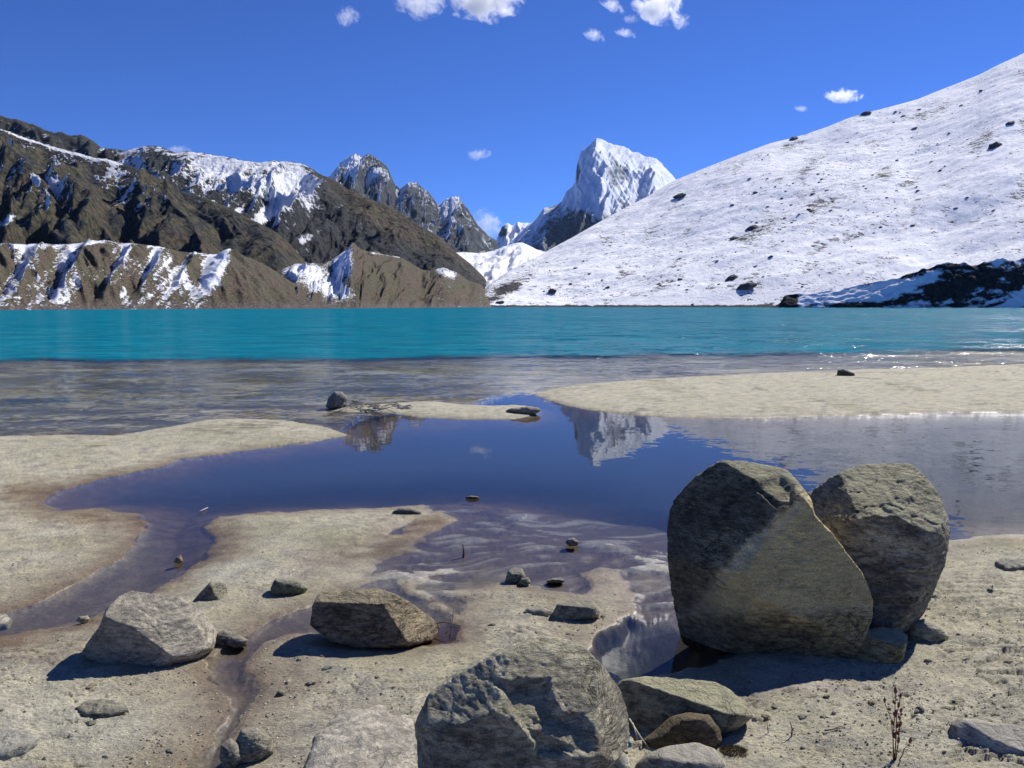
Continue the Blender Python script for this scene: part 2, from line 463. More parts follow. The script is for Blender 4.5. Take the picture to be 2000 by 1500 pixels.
# 4 three dark peaks behind
def sn_pk(px, py, N, T, A, V):
    f = -(N[..., 0] * sunh[0] + N[..., 1] * sunh[1])
    d = py - np.interp(px, [644, 692, 718, 742, 772, 796, 837, 855, 896, 933, 970], [345, 299, 299, 314, 362, 357, 375, 403, 384, 440, 469])
    return 0.42 + 0.25 * f - 0.10 * sst(10, 90, d) + blobs(px, py, [(690, 318, 22, 20, -40, .15), (880, 395, 20, 14, -20, .15)])
def ti_pk(px, py, N, T, A, V):
    return col3((SLATE, np.ones(px.shape)))
mountain('mountain', 'row of jagged dark peaks dusted with snow behind the brown spur, left of the gap in the range', 'mountain',
         [(560, 420), (620, 365), (644, 345), (655, 329), (675, 312), (692, 299), (705, 306), (718, 299), (742, 314), (759, 332), (772, 362), (781, 368), (796, 357), (815, 357), (837, 375), (855, 403), (866, 394), (881, 384), (896, 384), (915, 410), (933, 440), (955, 460), (970, 470), (978, 496), (985, 520)],
         [(560, 4200), (1000, 3600)], [(560, 2600), (1000, 2500)], M_peak, 420, 170, amp=0.13, fs=17, ft=3.4, shear=-1.8, oct=8, seed=31, tint_fn=ti_pk, snow_fn=sn_pk, base=100, jag=0.028, fine=0.012, prof=1.1)

# 5 ice mountain in the gap
mountain('mountain', 'small far ice-covered mountain seen in the gap between the dark peaks and the white pyramid', 'mountain',
         [(940, 500), (965, 478), (972, 462), (981, 442), (992, 436), (1000, 440), (1012, 434), (1025, 434), (1040, 437), (1055, 440), (1080, 450), (1120, 470)],
         [(900, 6500), (1150, 6500)], [(900, 5000), (1150, 5000)], M_chol, 160, 70, amp=0.14, fs=34, ft=3, oct=7, seed=37,
         tint_fn=ti_pk, snow_fn=lambda px, py, N, T, A, V: 0.75 - 0.45 * blobs(px, py, [(982, 452, 14, 12, 0, 1), (1060, 460, 20, 10, 0, .8)]), base=200, jag=0.01, fine=0.02)

# 6 the white pyramid
def ex_ch(px, py, A, T, Y, rel):
    # central rib and the great fluted face
    rib = np.clip(1 - np.abs(px - (1160 + (py - 268) * 0.28)) / 40, 0, 1)
    rib2 = np.clip(1 - np.abs(px - (1275 + (py - 300) * 0.05)) / 30, 0, 1)
    fl = rid2(px / 16 - py / 26, py / 70 + px / 200, 4, 77, .45) - .5
    return rel * (0.08 * rib + 0.07 * rib2 + 0.03 * fl) * sst(1.0, 0.75, T) * sst(0.1, 0.3, T)
def ti_ch(px, py, N, T, A, V): return col3(((0.075, 0.085, 0.10), np.ones(px.shape)))
def sn_ch(px, py, N, T, A, V):
    s = 0.72 - 0.24 * sst(385, 475, py + (px - 1120) * .25)
    s = s + blobs(px, py, [(1105, 425, 45, 40, 0, -.22), (1200, 340, 18, 26, 0, -.22), (1128, 330, 6, 40, 0, -.4), (1170, 400, 30, 30, 30, .12), (1230, 285, 50, 10, 20, .5), (1270, 320, 30, 20, 30, .2), (1130, 450, 90, 30, -25, -.20), (1215, 330, 40, 40, 0, -.06)])
    f = -(N[..., 0] * sunh[0] + N[..., 1] * sunh[1])
    return s + 0.06 * f
mountain('mountain', 'tall steep white snow pyramid with fluted ice faces, highest peak in the middle of the range', 'mountain',
         [(1000, 470), (1030, 440), (1044, 432), (1062, 406), (1077, 403), (1096, 395), (1107, 373), (1122, 358), (1125, 340), (1127, 321), (1135, 295), (1151, 281), (1164, 268), (1178, 274), (1192, 277), (1210, 284), (1229, 292), (1245, 299), (1259, 303), (1270, 305), (1281, 307), (1290, 317), (1299, 329), (1320, 351), (1360, 395), (1420, 450)],
         [(1000, 5600), (1420, 5600)], [(1000, 3900), (1420, 3900)], M_chol, 420, 260, amp=0.06, fs=26, ft=2.6, shear=-4.0, oct=7, seed=41, tint_fn=ti_ch, snow_fn=sn_ch, extra=ex_ch, base=150, jag=0.009, fine=0.005, prof=1.2, crest_amp=.25)

# 7 glacier valley floor
mountain('glacier', 'smooth snow-covered glacier filling the valley in the gap below the peaks', 'glacier',
         [(840, 500), (890, 493), (935, 494), (965, 490), (985, 481), (1003, 475), (1022, 475), (1040, 482), (1059, 491), (1100, 500), (1180, 520)],
         [(800, 2700), (1200, 2700)], [(800, 900), (1200, 900)], M_glac, 140, 70, amp=0.05, fs=30, ft=9, seed=51, crest_amp=.3,
         tint_fn=ti_pk, snow_fn=lambda px, py, N, T, A, V: np.full(px.shape, 0.72) - 0.22 * sst(.0, .5, fbm2(px / 14, py / 5, 4, 3)), base=5, ridged=False)

# 8 moraine, two bodies
def rib_extra(ribs, slope, amp):
    def f(px, py, A, T, Y, rel):
        r = np.zeros(px.shape)
        for c, wl, wr, a in ribs:
            d = px - (c + (600 - py) * slope) + 7 * pn2(px / 25, py / 25, 6)
            q = np.where(d < 0, 1 + d / wl, 1 - d / wr)
            r = np.maximum(r, a * np.clip(q, 0, 1))
        return rel * amp * (r - .3) * sst(0.0, 0.3, T) * (1 - sst(0.8, 1, T) * .9)
    return f
def sn_mor(px, py, N, T, A, V):
    f = -(N[..., 0] * sunh[0] + N[..., 1] * sunh[1])
    s = 0.39 + 0.36 * f
    n = fbm2((px + (py - 540) * 1.0) / 14, (py) / 60, 5, 61, .6)
    s = s + 0.60 * n
    s = s + blobs(px, py, [(140, 492, 14, 24, 30, .4), (128, 570, 34, 22, -15, .35), (180, 475, 24, 4, -8, .6), (245, 492, 9, 18, 0, .5), (300, 500, 9, 22, 30, .45), (350, 555, 34, 34, -50, .42), (420, 530, 30, 40, 25, .42), (330, 505, 10, 26, 45, .4), (40, 498, 12, 22, 35, .3), (60, 482, 60, 5, 0, .3), (240, 575, 12, 16, 10, .5), (380, 490, 20, 8, 0, .3),
                                 (180, 500, 34, 24, 10, -.9), (190, 578, 42, 24, 0, -1.1), (262, 565, 14, 22, 0, -.8), (8, 505, 18, 26, 0, -.9), (379, 525, 11, 26, -10, -1.1), (350, 497, 14, 18, 20, -.8), (270, 492, 16, 14, 0, -.6), (90, 505, 12, 20, 20, -.6), (110, 560, 26, 14, 20, -.3), (350, 580, 20, 18, 0, -.5)])
    s = s - 0.75 * sst(-14, 8, (px - 458) + (py - 498) * 0.42)
    s = s - 0.15 * sst(590, 603, py)
    return s
def ti_mor(px, py, N, T, A, V):
    n = sst(-.3, .3, fbm2(px / 30, py / 18, 5, 68)); k = sst(585, 600, py)
    return col3((tuple(c * 1.25 for c in OLIVE), (1 - n) * (1 - k)), (tuple(c * 1.2 for c in BROWN), n * (1 - k)), ((0.11, 0.09, 0.08), k))
mountain('moraine', 'low brown moraine hill streaked with snow along the left lake shore', 'hill',
         [(-700, 455), (-300, 470), (0, 477), (63, 476), (105, 477), (157, 474), (203, 469), (238, 474), (311, 481), (343, 490), (385, 495), (458, 498), (490, 505), (525, 521), (560, 544), (595, 565), (616, 575), (690, 600), (720, 606)],
         [(-700, 460), (0, 460), (460, 490), (720, 470)], [(-700, 240), (0, 262), (300, 330), (720, 400)], M_mor, 600, 140, amp=0.05, fs=20, ft=3, shear=2.0, oct=8, seed=61, tint_fn=ti_mor, snow_fn=sn_mor,
         extra=rib_extra([(-150, 30, 70, .8), (-60, 25, 50, .9), (20, 40, 30, .8), (110, 25, 60, .9), (195, 22, 50, .7), (270, 30, 50, .9), (330, 30, 40, .8), (400, 60, 130, 1.2)], 0.55, 0.22), base=-1.5, fine=0.008, crest_amp=0.10, prof=0.85)
def sn_mor2(px, py, N, T, A, V):
    f = -(N[..., 0] * sunh[0] + N[..., 1] * sunh[1])
    n = fbm2((px + (py - 540) * .3) / 16, (py) / 20, 4, 71)
    s = 0.16 + 0.35 * f + 0.35 * n
    s = s + blobs(px, py, [(620, 545, 60, 24, 25, .6), (670, 515, 16, 30, 25, .8), (600, 525, 30, 10, 0, .4), (650, 570, 40, 14, 10, .35), (740, 496, 24, 3, 8, .7), (775, 501, 12, 3, 8, .7), (868, 530, 22, 8, 20, .5), (880, 540, 12, 10, 0, .3), (945, 553, 8, 4, 0, .5), (760, 575, 40, 18, 25, .12), (610, 517, 20, 3, 0, -.2)])
    s = s - 0.3 * sst(-5, 12, (px - 690) + (py - 490) * -0.06) * sst(870, 830, px)
    s = s + 0.25 * sst(594, 600, py) * sst(640, 560, px)
    return s
mountain('moraine', 'brown moraine hill with a snow chute on its left flank, ending at the valley mouth', 'hill',
         [(480, 560), (520, 535), (550, 526), (577, 516), (630, 514), (647, 509), (665, 495), (681, 488), (722, 493), (785, 503), (822, 525), (840, 529), (866, 523), (892, 532), (914, 547), (940, 556), (955, 575), (940, 600)][:-1] + [(965, 604)],
         [(480, 640), (965, 760)], [(480, 380), (700, 420), (940, 560)], M_mor, 420, 130, amp=0.08, fs=24, ft=3, shear=-1.2, oct=8, seed=71, tint_fn=ti_mor, snow_fn=sn_mor2,
         extra=rib_extra([(600, 50, 70, .8), (690, 30, 140, 1.2), (860, 30, 60, .8)], -0.05, 0.22), base=-1.5, fine=0.012, crest_amp=0.10, prof=0.9)

# 9 the snow slope on the right
def ex_slope(px, py, A, T, Y, rel):
    q = fbm2(A * 14, T * 5, 5, 83)
    X = A * Y
    return (3.4 * fbm2((X + .55 * Y) / 46, (Y - .55 * X) / 17, 7, 84, 0.58) + 9 * fbm2((X + .4 * Y) / 260, (Y - .4 * X) / 130, 3, 86)) * sst(0, .1, T) * sst(1.0, .92, T)
def sn_slope(px, py, N, T, A, V):
    cl = fbm2(px / 70 + py / 90, py / 42, 4, 91)
    s = 0.70 - 0.18 * sst(0.0, 0.45, cl) - 0.10 * np.clip(-N[..., 2] + .85, 0, 1)
    s = s + blobs(px, py, [(1000, 560, 50, 14, -35, -.22), (960, 575, 40, 14, -35, -.18), (1110, 560, 60, 22, 10, -.07), (1290, 545, 60, 18, 0, -.10), (1240, 575, 40, 8, 0, -.12), (1450, 555, 50, 16, -15, -.12), (1600, 390, 110, 50, -20, -.07), (1480, 470, 60, 30, -20, -.05), (1750, 240, 90, 30, -20, -.04),
                                (1850, 490, 160, 26, -18, .12), (1400, 400, 80, 50, 0, .06), (1180, 480, 60, 40, 0, .05)])
    s = s - 0.5 * sst(594, 599, py)
    return s
def ti_slope(px, py, N, T, A, V):
    n = sst(-.3, .3, fbm2(px / 20, py / 20, 3, 97)); return col3(((0.04, 0.043, 0.05), 1 - n), ((0.055, 0.054, 0.054), n))
slope, SV, SN = mountain('snow_slope', 'wide smooth white slope on the right, snow dotted with dark stones', 'mountain',
         [(905, 602), (922, 592), (955, 556), (989, 532), (1059, 495), (1118, 462), (1192, 421), (1266, 384), (1320, 353), (1340, 345), (1424, 310), (1504, 280), (1548, 268), (1616, 248), (1652, 234), (1680, 225), (1724, 214), (1792, 196), (1856, 170), (1912, 146), (1952, 124), (2000, 102), (2200, 20), (2700, -120)],
         [(905, 720), (1060, 900), (1320, 1200), (2000, 1500), (2700, 1600)], [(905, 600), (1100, 640), (2000, 560), (2700, 500)], M_slope, 760, 300, amp=0.020, fs=3, ft=3, shear=-2, oct=2, seed=81,
         tint_fn=ti_slope, snow_fn=sn_slope, extra=ex_slope, base=-2, ridged=False, crest_amp=0.5, prof=0.97)

# 10 dark bank at the foot of the slope
def ex_bank(px, py, A, T, Y, rel):
    return rel * 0.12 * (rid2(A * 40 + T, T * 3 - A * 20, 5, 99, .42) - .5) * sst(0, .2, T)
def sn_bank(px, py, N, T, A, V):
    line = np.interp(px, [1530, 1600, 1700, 1780, 1850, 1920, 2000], [560, 562, 560, 548, 530, 520, 515])
    s = 0.50 + 0.6 * fbm2(px / 45 + py / 30, py / 14, 4, 103)
    return s + blobs(px, py, [(1610, 578, 60, 16, 0, .5), (1710, 572, 70, 14, -8, .4), (1760, 560, 50, 10, -20, .3), (1860, 560, 80, 24, -15, -.34), (1960, 545, 60, 20, -10, -.28), (1545, 585, 12, 16, 0, -.7), (1810, 545, 40, 8, -20, .2), (1985, 590, 40, 10, -30, .5), (1650, 594, 60, 7, 0, -.5)])
mountain('rocky_bank', 'dark shadowed rock bank with snow patches at the waterline below the snow slope, far right', 'cliff',
         [(1505, 603), (1525, 590), (1532, 577), (1565, 574), (1640, 566), (1740, 547), (1800, 527), (1850, 514), (1900, 516), (1950, 508), (2000, 502), (2200, 480), (2700, 440)],
         [(1505, 532), (2000, 534), (2700, 534)], [(1505, 521), (2000, 512), (2700, 500)], M_bank, 320, 60, amp=0.08, fs=18, ft=2, oct=6, seed=101,
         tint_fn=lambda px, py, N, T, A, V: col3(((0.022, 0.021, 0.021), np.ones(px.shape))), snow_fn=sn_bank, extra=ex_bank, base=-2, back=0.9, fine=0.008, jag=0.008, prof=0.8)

# ------------------------------------------------------------------ ground: outlines of land and water (photo pixels on the plane z = 0)
L_left = W([(-1500, 868), (-300, 860), (0, 852), (100, 850), (230, 851), (300, 840), (400, 822), (460, 818), (560, 822), (640, 834), (676, 850), (620, 862), (560, 868), (450, 885), (350, 896), (310, 912), (200, 935), (110, 958), (84, 985), (115, 1000), (200, 993), (262, 1003), (282, 1018), (275, 1040), (262, 1062), (215, 1100), (130, 1145), (60, 1182), (0, 1197), (-300, 1215), (-1500, 1260)])
L_isle = W([(645, 802), (680, 796), (740, 790), (800, 786), (850, 785), (900, 790), (960, 793), (1010, 792), (1048, 795), (1056, 803), (1040, 812), (1000, 819), (900, 820), (830, 815), (750, 806), (680, 804)])
L_spit = W([(1035, 770), (1070, 760), (1120, 753), (1200, 746), (1350, 736), (1500, 729), (1700, 722), (1850, 718), (2000, 712), (2300, 702), (3500, 680), (3500, 790), (2300, 801), (2000, 804), (1800, 808), (1600, 813), (1430, 818), (1300, 815), (1180, 805), (1095, 791)])
L_fore = W([(-1500, 1330), (-300, 1262), (0, 1243), (100, 1232), (180, 1217), (240, 1174), (310, 1154), (365, 1120), (420, 1085), (432, 1050), (405, 1030), (430, 1008), (560, 1000), (700, 993), (800, 990), (900, 985), (985, 992),
            (940, 1020), (860, 1050), (760, 1100), (700, 1130), (800, 1105), (880, 1090), (960, 1085), (900, 1110), (850, 1135), (800, 1150), (870, 1190), (900, 1205), (905, 1180), (870, 1155), (930, 1150), (1000, 1132), (1060, 1150), (1135, 1160), (1165, 1150), (1140, 1120), (1170, 1108), (1205, 1115), (1235, 1160), (1225, 1195), (1190, 1220), (1155, 1245), (1150, 1275), (1175, 1310),
            (1215, 1330), (1330, 1318), (1420, 1290), (1500, 1240), (1700, 1140), (1800, 1075), (1860, 1056), (1990, 1045), (2300, 1040), (3500, 1030), (3500, 2600), (9000, 3500), (-9000, 3500), (-3500, 2000)])
CH1 = W([(790, 1112), (700, 1142), (650, 1158), (600, 1182), (520, 1213), (455, 1258), (388, 1286), (405, 1320), (425, 1360), (432, 1400), (408, 1445), (372, 1500), (330, 1600), (420, 1600), (440, 1500), (450, 1450), (480, 1400), (528, 1352), (498, 1320), (484, 1292), (512, 1266), (560, 1245), (605, 1236), (700, 1256), (800, 1270), (900, 1255), (905, 1225), (870, 1190), (800, 1150)])
WET = W([(850, 992), (760, 1035), (700, 1085), (670, 1125), (700, 1128), (800, 1070), (880, 1040), (900, 1010)][:3] + [(880, 985), (1050, 990), (1300, 1000), (1500, 1050), (1480, 1160), (1320, 1215), (1240, 1205), (1240, 1150), (1205, 1105), (1140, 1108), (1120, 1150), (1000, 1128), (900, 1150), (930, 1200), (860, 1180), (800, 1140), (680, 1160), (740, 1110), (820, 1060), (900, 1020)])

DRY = W([(1140, 1122), (1170, 1108), (1205, 1115), (1236, 1160), (1226, 1195), (1190, 1221), (1155, 1245), (1100, 1240), (950, 1215), (935, 1170), (1000, 1134), (1100, 1157), (1167, 1153)])

def ground_fields(X, Y):
    px, py = project(X, Y, np.zeros_like(X))
    sc = np.clip(Y / 6.0, 0.35, 6)                              # outline wobble grows with distance
    jit = sc * (0.05 * fbm2(X * 3.0 / sc, Y * 2.5 / sc, 4, 5) + 0.0)
    jitn = 0.05 * fbm2(X * 7, Y * 6, 5, 15, .6) + 0.05 * fbm2(X * 2.2, Y * 2.6, 3, 16) * (Y < 7.5)
    front = Y < 80
    lf = sdpoly(X, Y, L_left); li = sdpoly(X, Y, L_isle); ls = sdpoly(X, Y, L_spit); lo = sdpoly(X, Y, L_fore)
    ch = sdpoly(X, Y, CH1); wt = sdpoly(X, Y, WET)
    # behind the camera everything is foreground land
    lo = np.where(Y < 1.6, np.maximum(lo, 0.6), lo)
    lo = np.minimum(lo, -ch)
    land = np.maximum(np.maximum(lf, li), np.maximum(ls, lo)) + jit + jitn * (Y < 14)
    return px, py, land, wt, ch, ls, li, lf

def ground_h(X, Y, full=False):
    X = np.asarray(X, float); Y = np.asarray(Y, float)
    px, py, land, wt, ch, ls, li, lf = ground_fields(X, Y)
    near = sst(9, 5, Y)
    # above water
    nearp = (Y < 9) & (py > 850)
    hl = np.where(nearp, 0.050 * (1 - np.exp(-np.clip(land, 0, None) / 0.65)) + 0.002, 0.045 * (1 - np.exp(-np.clip(land, 0, None) / 0.45)) + 0.012 * sst(0.0, 0.05, land))
    hl = hl + 0.03 * sst(0.2, 1.5, land) * (Y < 9)
    # depth
    lakeside = py < np.interp(px, [-800, 0, 300, 600, 660, 700, 760, 900, 930, 1000, 1040, 1100, 1300, 2000, 3500], [872, 866, 856, 845, 842, 812, 800, 795, 782, 768, 764, 775, 775, 755, 735])
    dl = np.clip(-land, 0, None)
    bar = fbm2(X * 0.16, Y * 0.42, 4, 33)
    lake_d = 0.02 + 0.085 * (1 - np.exp(-dl / 1.6)) - 0.05 * bar
    lake_d = lake_d - 0.05 * np.exp(-((px - 560) / 360) ** 2 - ((py - 800) / 13) ** 2) - 0.05 * np.exp(-((px - 820) / 200) ** 2 - ((py - 815) / 20) ** 2)
    lake_d = np.clip(lake_d, 0.015, None)
    turq = sst(5, -5, py - np.interp(px, [-800, 0, 700, 1000, 1500, 2000, 2800], [705, 702, 700, 694, 690, 682, 672]) + 9.0 * fbm2(px / 120, py / 8, 4, 44))
    lake_d = lake_d + 4.0 * sst(45, 120, Y)
    sill = np.exp(-((px - 790) / 110) ** 2 - ((py - 828) / 14) ** 2)
    pond_d = 0.012 + 0.30 * (1 - np.exp(-dl / 1.5)) - 0.02 * fbm2(X * 0.8, Y * 0.8, 3, 52)
    pond_d = np.clip(pond_d * (1 - 0.75 * sill), 0.012, None)
    strm = sst(1015, 1060, py)
    pond_d = pond_d * (1 - strm) + strm * (0.006 + 0.05 * (1 - np.exp(-dl / 0.25)))
    pool = np.exp(-((px - 1230) / 120) ** 2 - ((py - 1265) / 55) ** 2)
    pond_d = pond_d + 0.12 * pool * (land < 0.02)
    d = np.where(lakeside, lake_d, pond_d) * sst(0.0, 0.06, dl)
    h = np.where(land > 0, hl, -d)
    h = h + np.where(nearp, (0.013 * fbm2(X * 2.4 + Y, Y * 5.5 - X * .8, 5, 171, .6) + 0.003) * np.exp(-np.abs(land) / 0.32) * (land > -0.5), 0)
    # braided wet flat
    wz = sst(-0.16, 0.20, wt + 0.22 * fbm2(X * 2, Y * 2.6, 4, 7))
    wz = wz * (1 - sst(-0.02, 0.05, sdpoly(X, Y, DRY)))
    ang = fbm2(X * 1.1, Y * 1.1, 2, 66)
    br = fbm2((X * 1.6 + Y * 0.9 + ang), (Y * 6.5 - X * 1.6 + ang * 2), 5, 63, 0.55)
    bfl = -0.004 + 0.042 * br - 0.018 * sst(1150, 1010, py) * sst(1250, 1000, px) + 0.004 * sst(1150, 1300, px)
    h = h * (1 - wz) + np.where(h < -0.05, h * .5, np.minimum(h, 0.02) * .2 + bfl) * wz
    if not full: return h
    return h, px, py, land, wz, turq, lakeside, br, dl, ch

# grid shared by the ground
rows_py = np.concatenate([np.arange(1640, 700, -1.9), np.arange(700, 612, -2.2)])
Yr = onground(np.full(rows_py.shape, 1000.0), rows_py)[1]
Yr = np.concatenate([np.linspace(-25, Yr[0], 36)[:-1], Yr, np.geomspace(Yr[-1] * 1.05, 7800, 40)])
ac = np.concatenate([-np.geomspace(9, 0.80, 36)[:-1], np.linspace(-0.80, 0.80, 1040), np.geomspace(0.80, 9, 36)[1:]])
Ag, Yg = np.meshgrid(ac, Yr)
Ag = np.sign(Ag) * np.where(np.abs(Ag) > .8, .8 + (np.abs(Ag) - .8) * np.clip((8800 / np.maximum(Yg, 2.0) - .8) / 8.2, 0, 1), np.abs(Ag))
Xg = Ag * np.maximum(Yg, 2.0)
h, gpx, gpy, land, wz, turq, lakeside, br, dl, ch = ground_h(Xg, Yg, True)
# fine relief of the silt crust
near = sst(7.0, 3.5, Yg); midn = sst(16, 9, Yg)
dry = sst(0.005, 0.03, h)
warp = fbm2(Xg * 2.2, Yg * 2.2, 3, 110)
lay = fbm2(Xg * 5 + warp * 2, Yg * 17 + warp * 5, 5, 111, 0.6)
crumb = fbm2(Xg * 34, Yg * 40, 4, 112, 0.65)
pits = sst(0.17, 0.32, fbm2(Xg * 13 + warp, Yg * 34, 4, 113, 0.55)) * sst(-0.12, 0.15, fbm2(Xg * 1.8, Yg * 2.4, 3, 114))
swell = fbm2(Xg * 1.1, Yg * 1.4, 3, 115)
tq_ = (fbm2(Xg * 0.9 + warp * .2, Yg * 2.0, 4, 117) * 7 + lay * .8) % 1.0
ter = sst(0, 0.10, tq_) * (1 - sst(0.5, 1.0, tq_)) * sst(-.1, .25, fbm2(Xg * .8, Yg * .9, 3, 118))
scarp = np.exp(-(tq_ / 0.07) ** 2) * sst(-.1, .25, fbm2(Xg * .8, Yg * .9, 3, 118))
rough = (0.010 * lay + 0.009 * crumb - 0.013 * pits + 0.016 * ter + 0.026 * swell)
rightrough = 0.75 + 0.35 * sst(1500, 1700, gpx) * sst(1080, 1200, gpy)
smoothz = np.clip(blobs(gpx, gpy, [(650, 1050, 250, 50, 0, .8), (150, 1080, 160, 60, 0, .5), (450, 1120, 100, 40, 0, .5), (600, 1300, 90, 40, 0, .3)]), 0, .85)
h = h + dry * near * rough * rightrough * (1 - smoothz) + dry * (midn - near).clip(0) * (0.010 * lay * sst(20, 5, Yg) + 0.005 * crumb - 0.006 * pits)
h = h + wz * 0.002 * crumb * near
hG = h
# colours
PALE = np.array((0.45, 0.42, 0.315)); YEL = np.array((0.43, 0.395, 0.26)); GREY = np.array((0.33, 0.32, 0.27)); BRN = np.array((0.17, 0.105, 0.055))
MAUVE = np.array((0.20, 0.15, 0.135)); GRN = np.array((0.27, 0.27, 0.15)); BED = np.array((0.20, 0.185, 0.12)); MUD = np.array((0.075, 0.06, 0.05)); RED = np.array((0.16, 0.07, 0.045))
col = np.ones(h.shape + (3,)) * PALE
def lay_c(w, c):
    global col
    w = np.clip(w, 0, 1)[..., None]; col = col * (1 - w) + w * c
n1 = fbm2(Xg * 1.7, Yg * 2.3, 5, 120); n2 = fbm2(Xg * 5, Yg * 7, 5, 121); n3 = fbm2(Xg * 0.9, Yg * 1.1, 4, 122)
lay_c(sst(-0.1, 0.4, n1) * .6, YEL); lay_c(sst(0.0, 0.35, n2) * .6, GREY); lay_c(sst(0.1, 0.4, n3) * .4, GRN); lay_c(sst(0.05, 0.35, -n1 - n2 * .4) * .35, PALE * 1.2)
lay_c(sst(0.1, 0.5, n2 - n1 * .5) * .25, MAUVE)
lay_c(blobs(gpx, gpy, [(120, 1010, 120, 30, 0, .35), (200, 1020, 90, 20, 0, .5), (380, 1065, 70, 50, 0, .75), (330, 1025, 80, 25, 0, .6), (60, 1270, 150, 40, 5, .45), (10, 1250, 60, 20, 0, .7), (50, 965, 60, 24, -10, .75), (200, 945, 100, 9, -12, .5), (870, 1020, 130, 40, -10, .55), (760, 1060, 120, 25, -15, .5), (980, 1000, 60, 20, 0, .5), (700, 1262, 110, 18, 3, .9), (840, 1240, 60, 22, 0, .8), (870, 1225, 40, 30, 0, .5), (300, 1292, 30, 6, 0, .9)]) * (0.8 + n2), BRN)
lay_c(blobs(gpx, gpy, [(860, 1240, 60, 20, -10, .7), (1240, 1190, 25, 40, 20, .5), (760, 1266, 60, 8, 0, .6)]), RED)
lay_c(blobs(gpx, gpy, [(1150, 1080, 260, 90, 0, .7), (1260, 1100, 100, 90, 0, .6), (640, 1090, 80, 30, -20, .4), (450, 1350, 60, 80, 20, .5), (560, 1320, 70, 50, 0, .35), (540, 1230, 120, 30, -25, .5), (1450, 1380, 60, 20, 0, .4), (1560, 1350, 110, 26, 0, .35), (700, 1420, 100, 50, 0, .25)]), MAUVE)
lay_c(blobs(gpx, gpy, [(660, 1060, 70, 25, 0, .5), (520, 1040, 80, 20, 0, .4), (430, 860, 140, 20, 0, .3), (1950, 1070, 160, 20, 0, .3), (120, 890, 100, 30, 0, .25), (1850, 1180, 60, 30, 0, .25)]), GRN)
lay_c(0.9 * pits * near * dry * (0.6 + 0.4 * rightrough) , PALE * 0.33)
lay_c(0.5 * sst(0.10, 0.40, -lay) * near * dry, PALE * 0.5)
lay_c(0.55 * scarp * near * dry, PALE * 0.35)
# dark footprints, debris lines on the spits
dl_sp = sst(-.05, .25, n3) * sst(0.10, 0.24, fbm2(Xg * 1.1, Yg * 5.5, 5, 130, 0.65)) * sst(6, 8, Yg)
lay_c(dl_sp * 0.65, PALE * 0.3)
lay_c(blobs(gpx, gpy, [(500, 838, 110, 9, -4, .7), (1130, 760, 70, 6, -3, .4), (1020, 800, 40, 4, 0, .3)]) * sst(-0.05, 0.15, fbm2(Xg * 2.5, Yg * 8, 4, 131)), PALE * 0.28)
# damp margins
dm = np.exp(-np.clip(land, 0, None) / (0.10 + 0.16 * np.clip(n3 + .3, 0, 1))) * sst(13, 7, Yg) * (land > -.02)
lay_c(dm * .55, np.array((0.20, 0.165, 0.105))); lay_c(dm * sst(700, 100, gpx) * .5, BRN)
lay_c(blobs(gpx, gpy, [(900, 1050, 150, 40, -18, .85), (780, 1085, 130, 26, -18, .6), (420, 1075, 70, 50, 0, .8), (330, 1120, 90, 20, -25, .5), (960, 1010, 90, 20, 10, .6), (740, 1085, 60, 30, 0, .3)]) * (.75 + n2), np.array((0.165, 0.125, 0.09)))
lay_c(blobs(gpx, gpy, [(450, 1115, 80, 18, -10, .7), (700, 1120, 90, 16, -12, .7), (430, 1140, 40, 20, 0, .4), (1190, 1160, 40, 50, 0, .5), (150, 1420, 200, 60, 0, .5), (1900, 1470, 150, 40, 0, .5)]), np.array((0.47, 0.455, 0.36)))
# wet margins, beds
wet = sst(0.026, 0.002, h)
lay_c(wet * .75, col * np.array((0.58, 0.52, 0.46)))
bedmix = sst(0.0, -0.03, h)
lakebed = np.array((0.36, 0.345, 0.26)) * (1.0 + 1.2 * np.clip(fbm2(Xg * .35, Yg * 1.1, 5, 140), -.6, .8))[..., None]
lay_c(bedmix * lakeside * 1.0, lakebed)
lay_c(bedmix * (~lakeside) * 0.85 * sst(1010, 1000, gpy), BRN * 0.9)
lay_c(sst(-0.03, -0.12, h) * (~lakeside) * 0.92 * sst(1010, 1000, gpy), MUD)
lay_c(bedmix * (~lakeside) * 0.6 * sst(1000, 1010, gpy), MAUVE * 0.5)
lay_c(bedmix * (~lakeside) * np.exp(-((gpx - 1290) / 190) ** 2 - ((gpy - 1265) / 70) ** 2), np.array((0.05, 0.055, 0.05)))
lay_c(wz * sst(0.006, -0.006, h) * .7, np.array((0.155, 0.12, 0.09)))
lay_c(wz * sst(0.02, 0.22, br) * .85, GREY * 1.15)

g = NT('silt_ground'); c = g.coord()
gc = g.attr('tint').outputs['Color']; gw = g.attr('wet').outputs['Fac']; gn = g.attr('nearness').outputs['Fac']
na = g.noise(c, 9, 8, 0.65); nb = g.noise(g.mapped(c, (1, 1.8, 1)), 55, 6, 0.72); nf = g.noise(c, 330, 3, 0.7)
cc = g.mix(1.0, gc, g.mix(g.rng(na, 0.3, 0.7), (0.78, 0.78, 0.80), (1.16, 1.15, 1.10)), 'MULTIPLY')
cc = g.mix(1.0, cc, g.mix(g.rng(nb, 0.32, 0.66), (0.68, 0.67, 0.66), (1.22, 1.22, 1.22)), 'MULTIPLY')
cc = g.mix(1.0, cc, g.mix(g.rng(nf, 0.35, 0.65), (0.86, 0.86, 0.86), (1.13, 1.13, 1.13)), 'MULTIPLY')
hh = g.math('ADD', g.math('MULTIPLY', nb, 1.0), g.math('ADD', g.math('MULTIPLY', nf, 0.3), g.math('MULTIPLY', na, 0.8)))
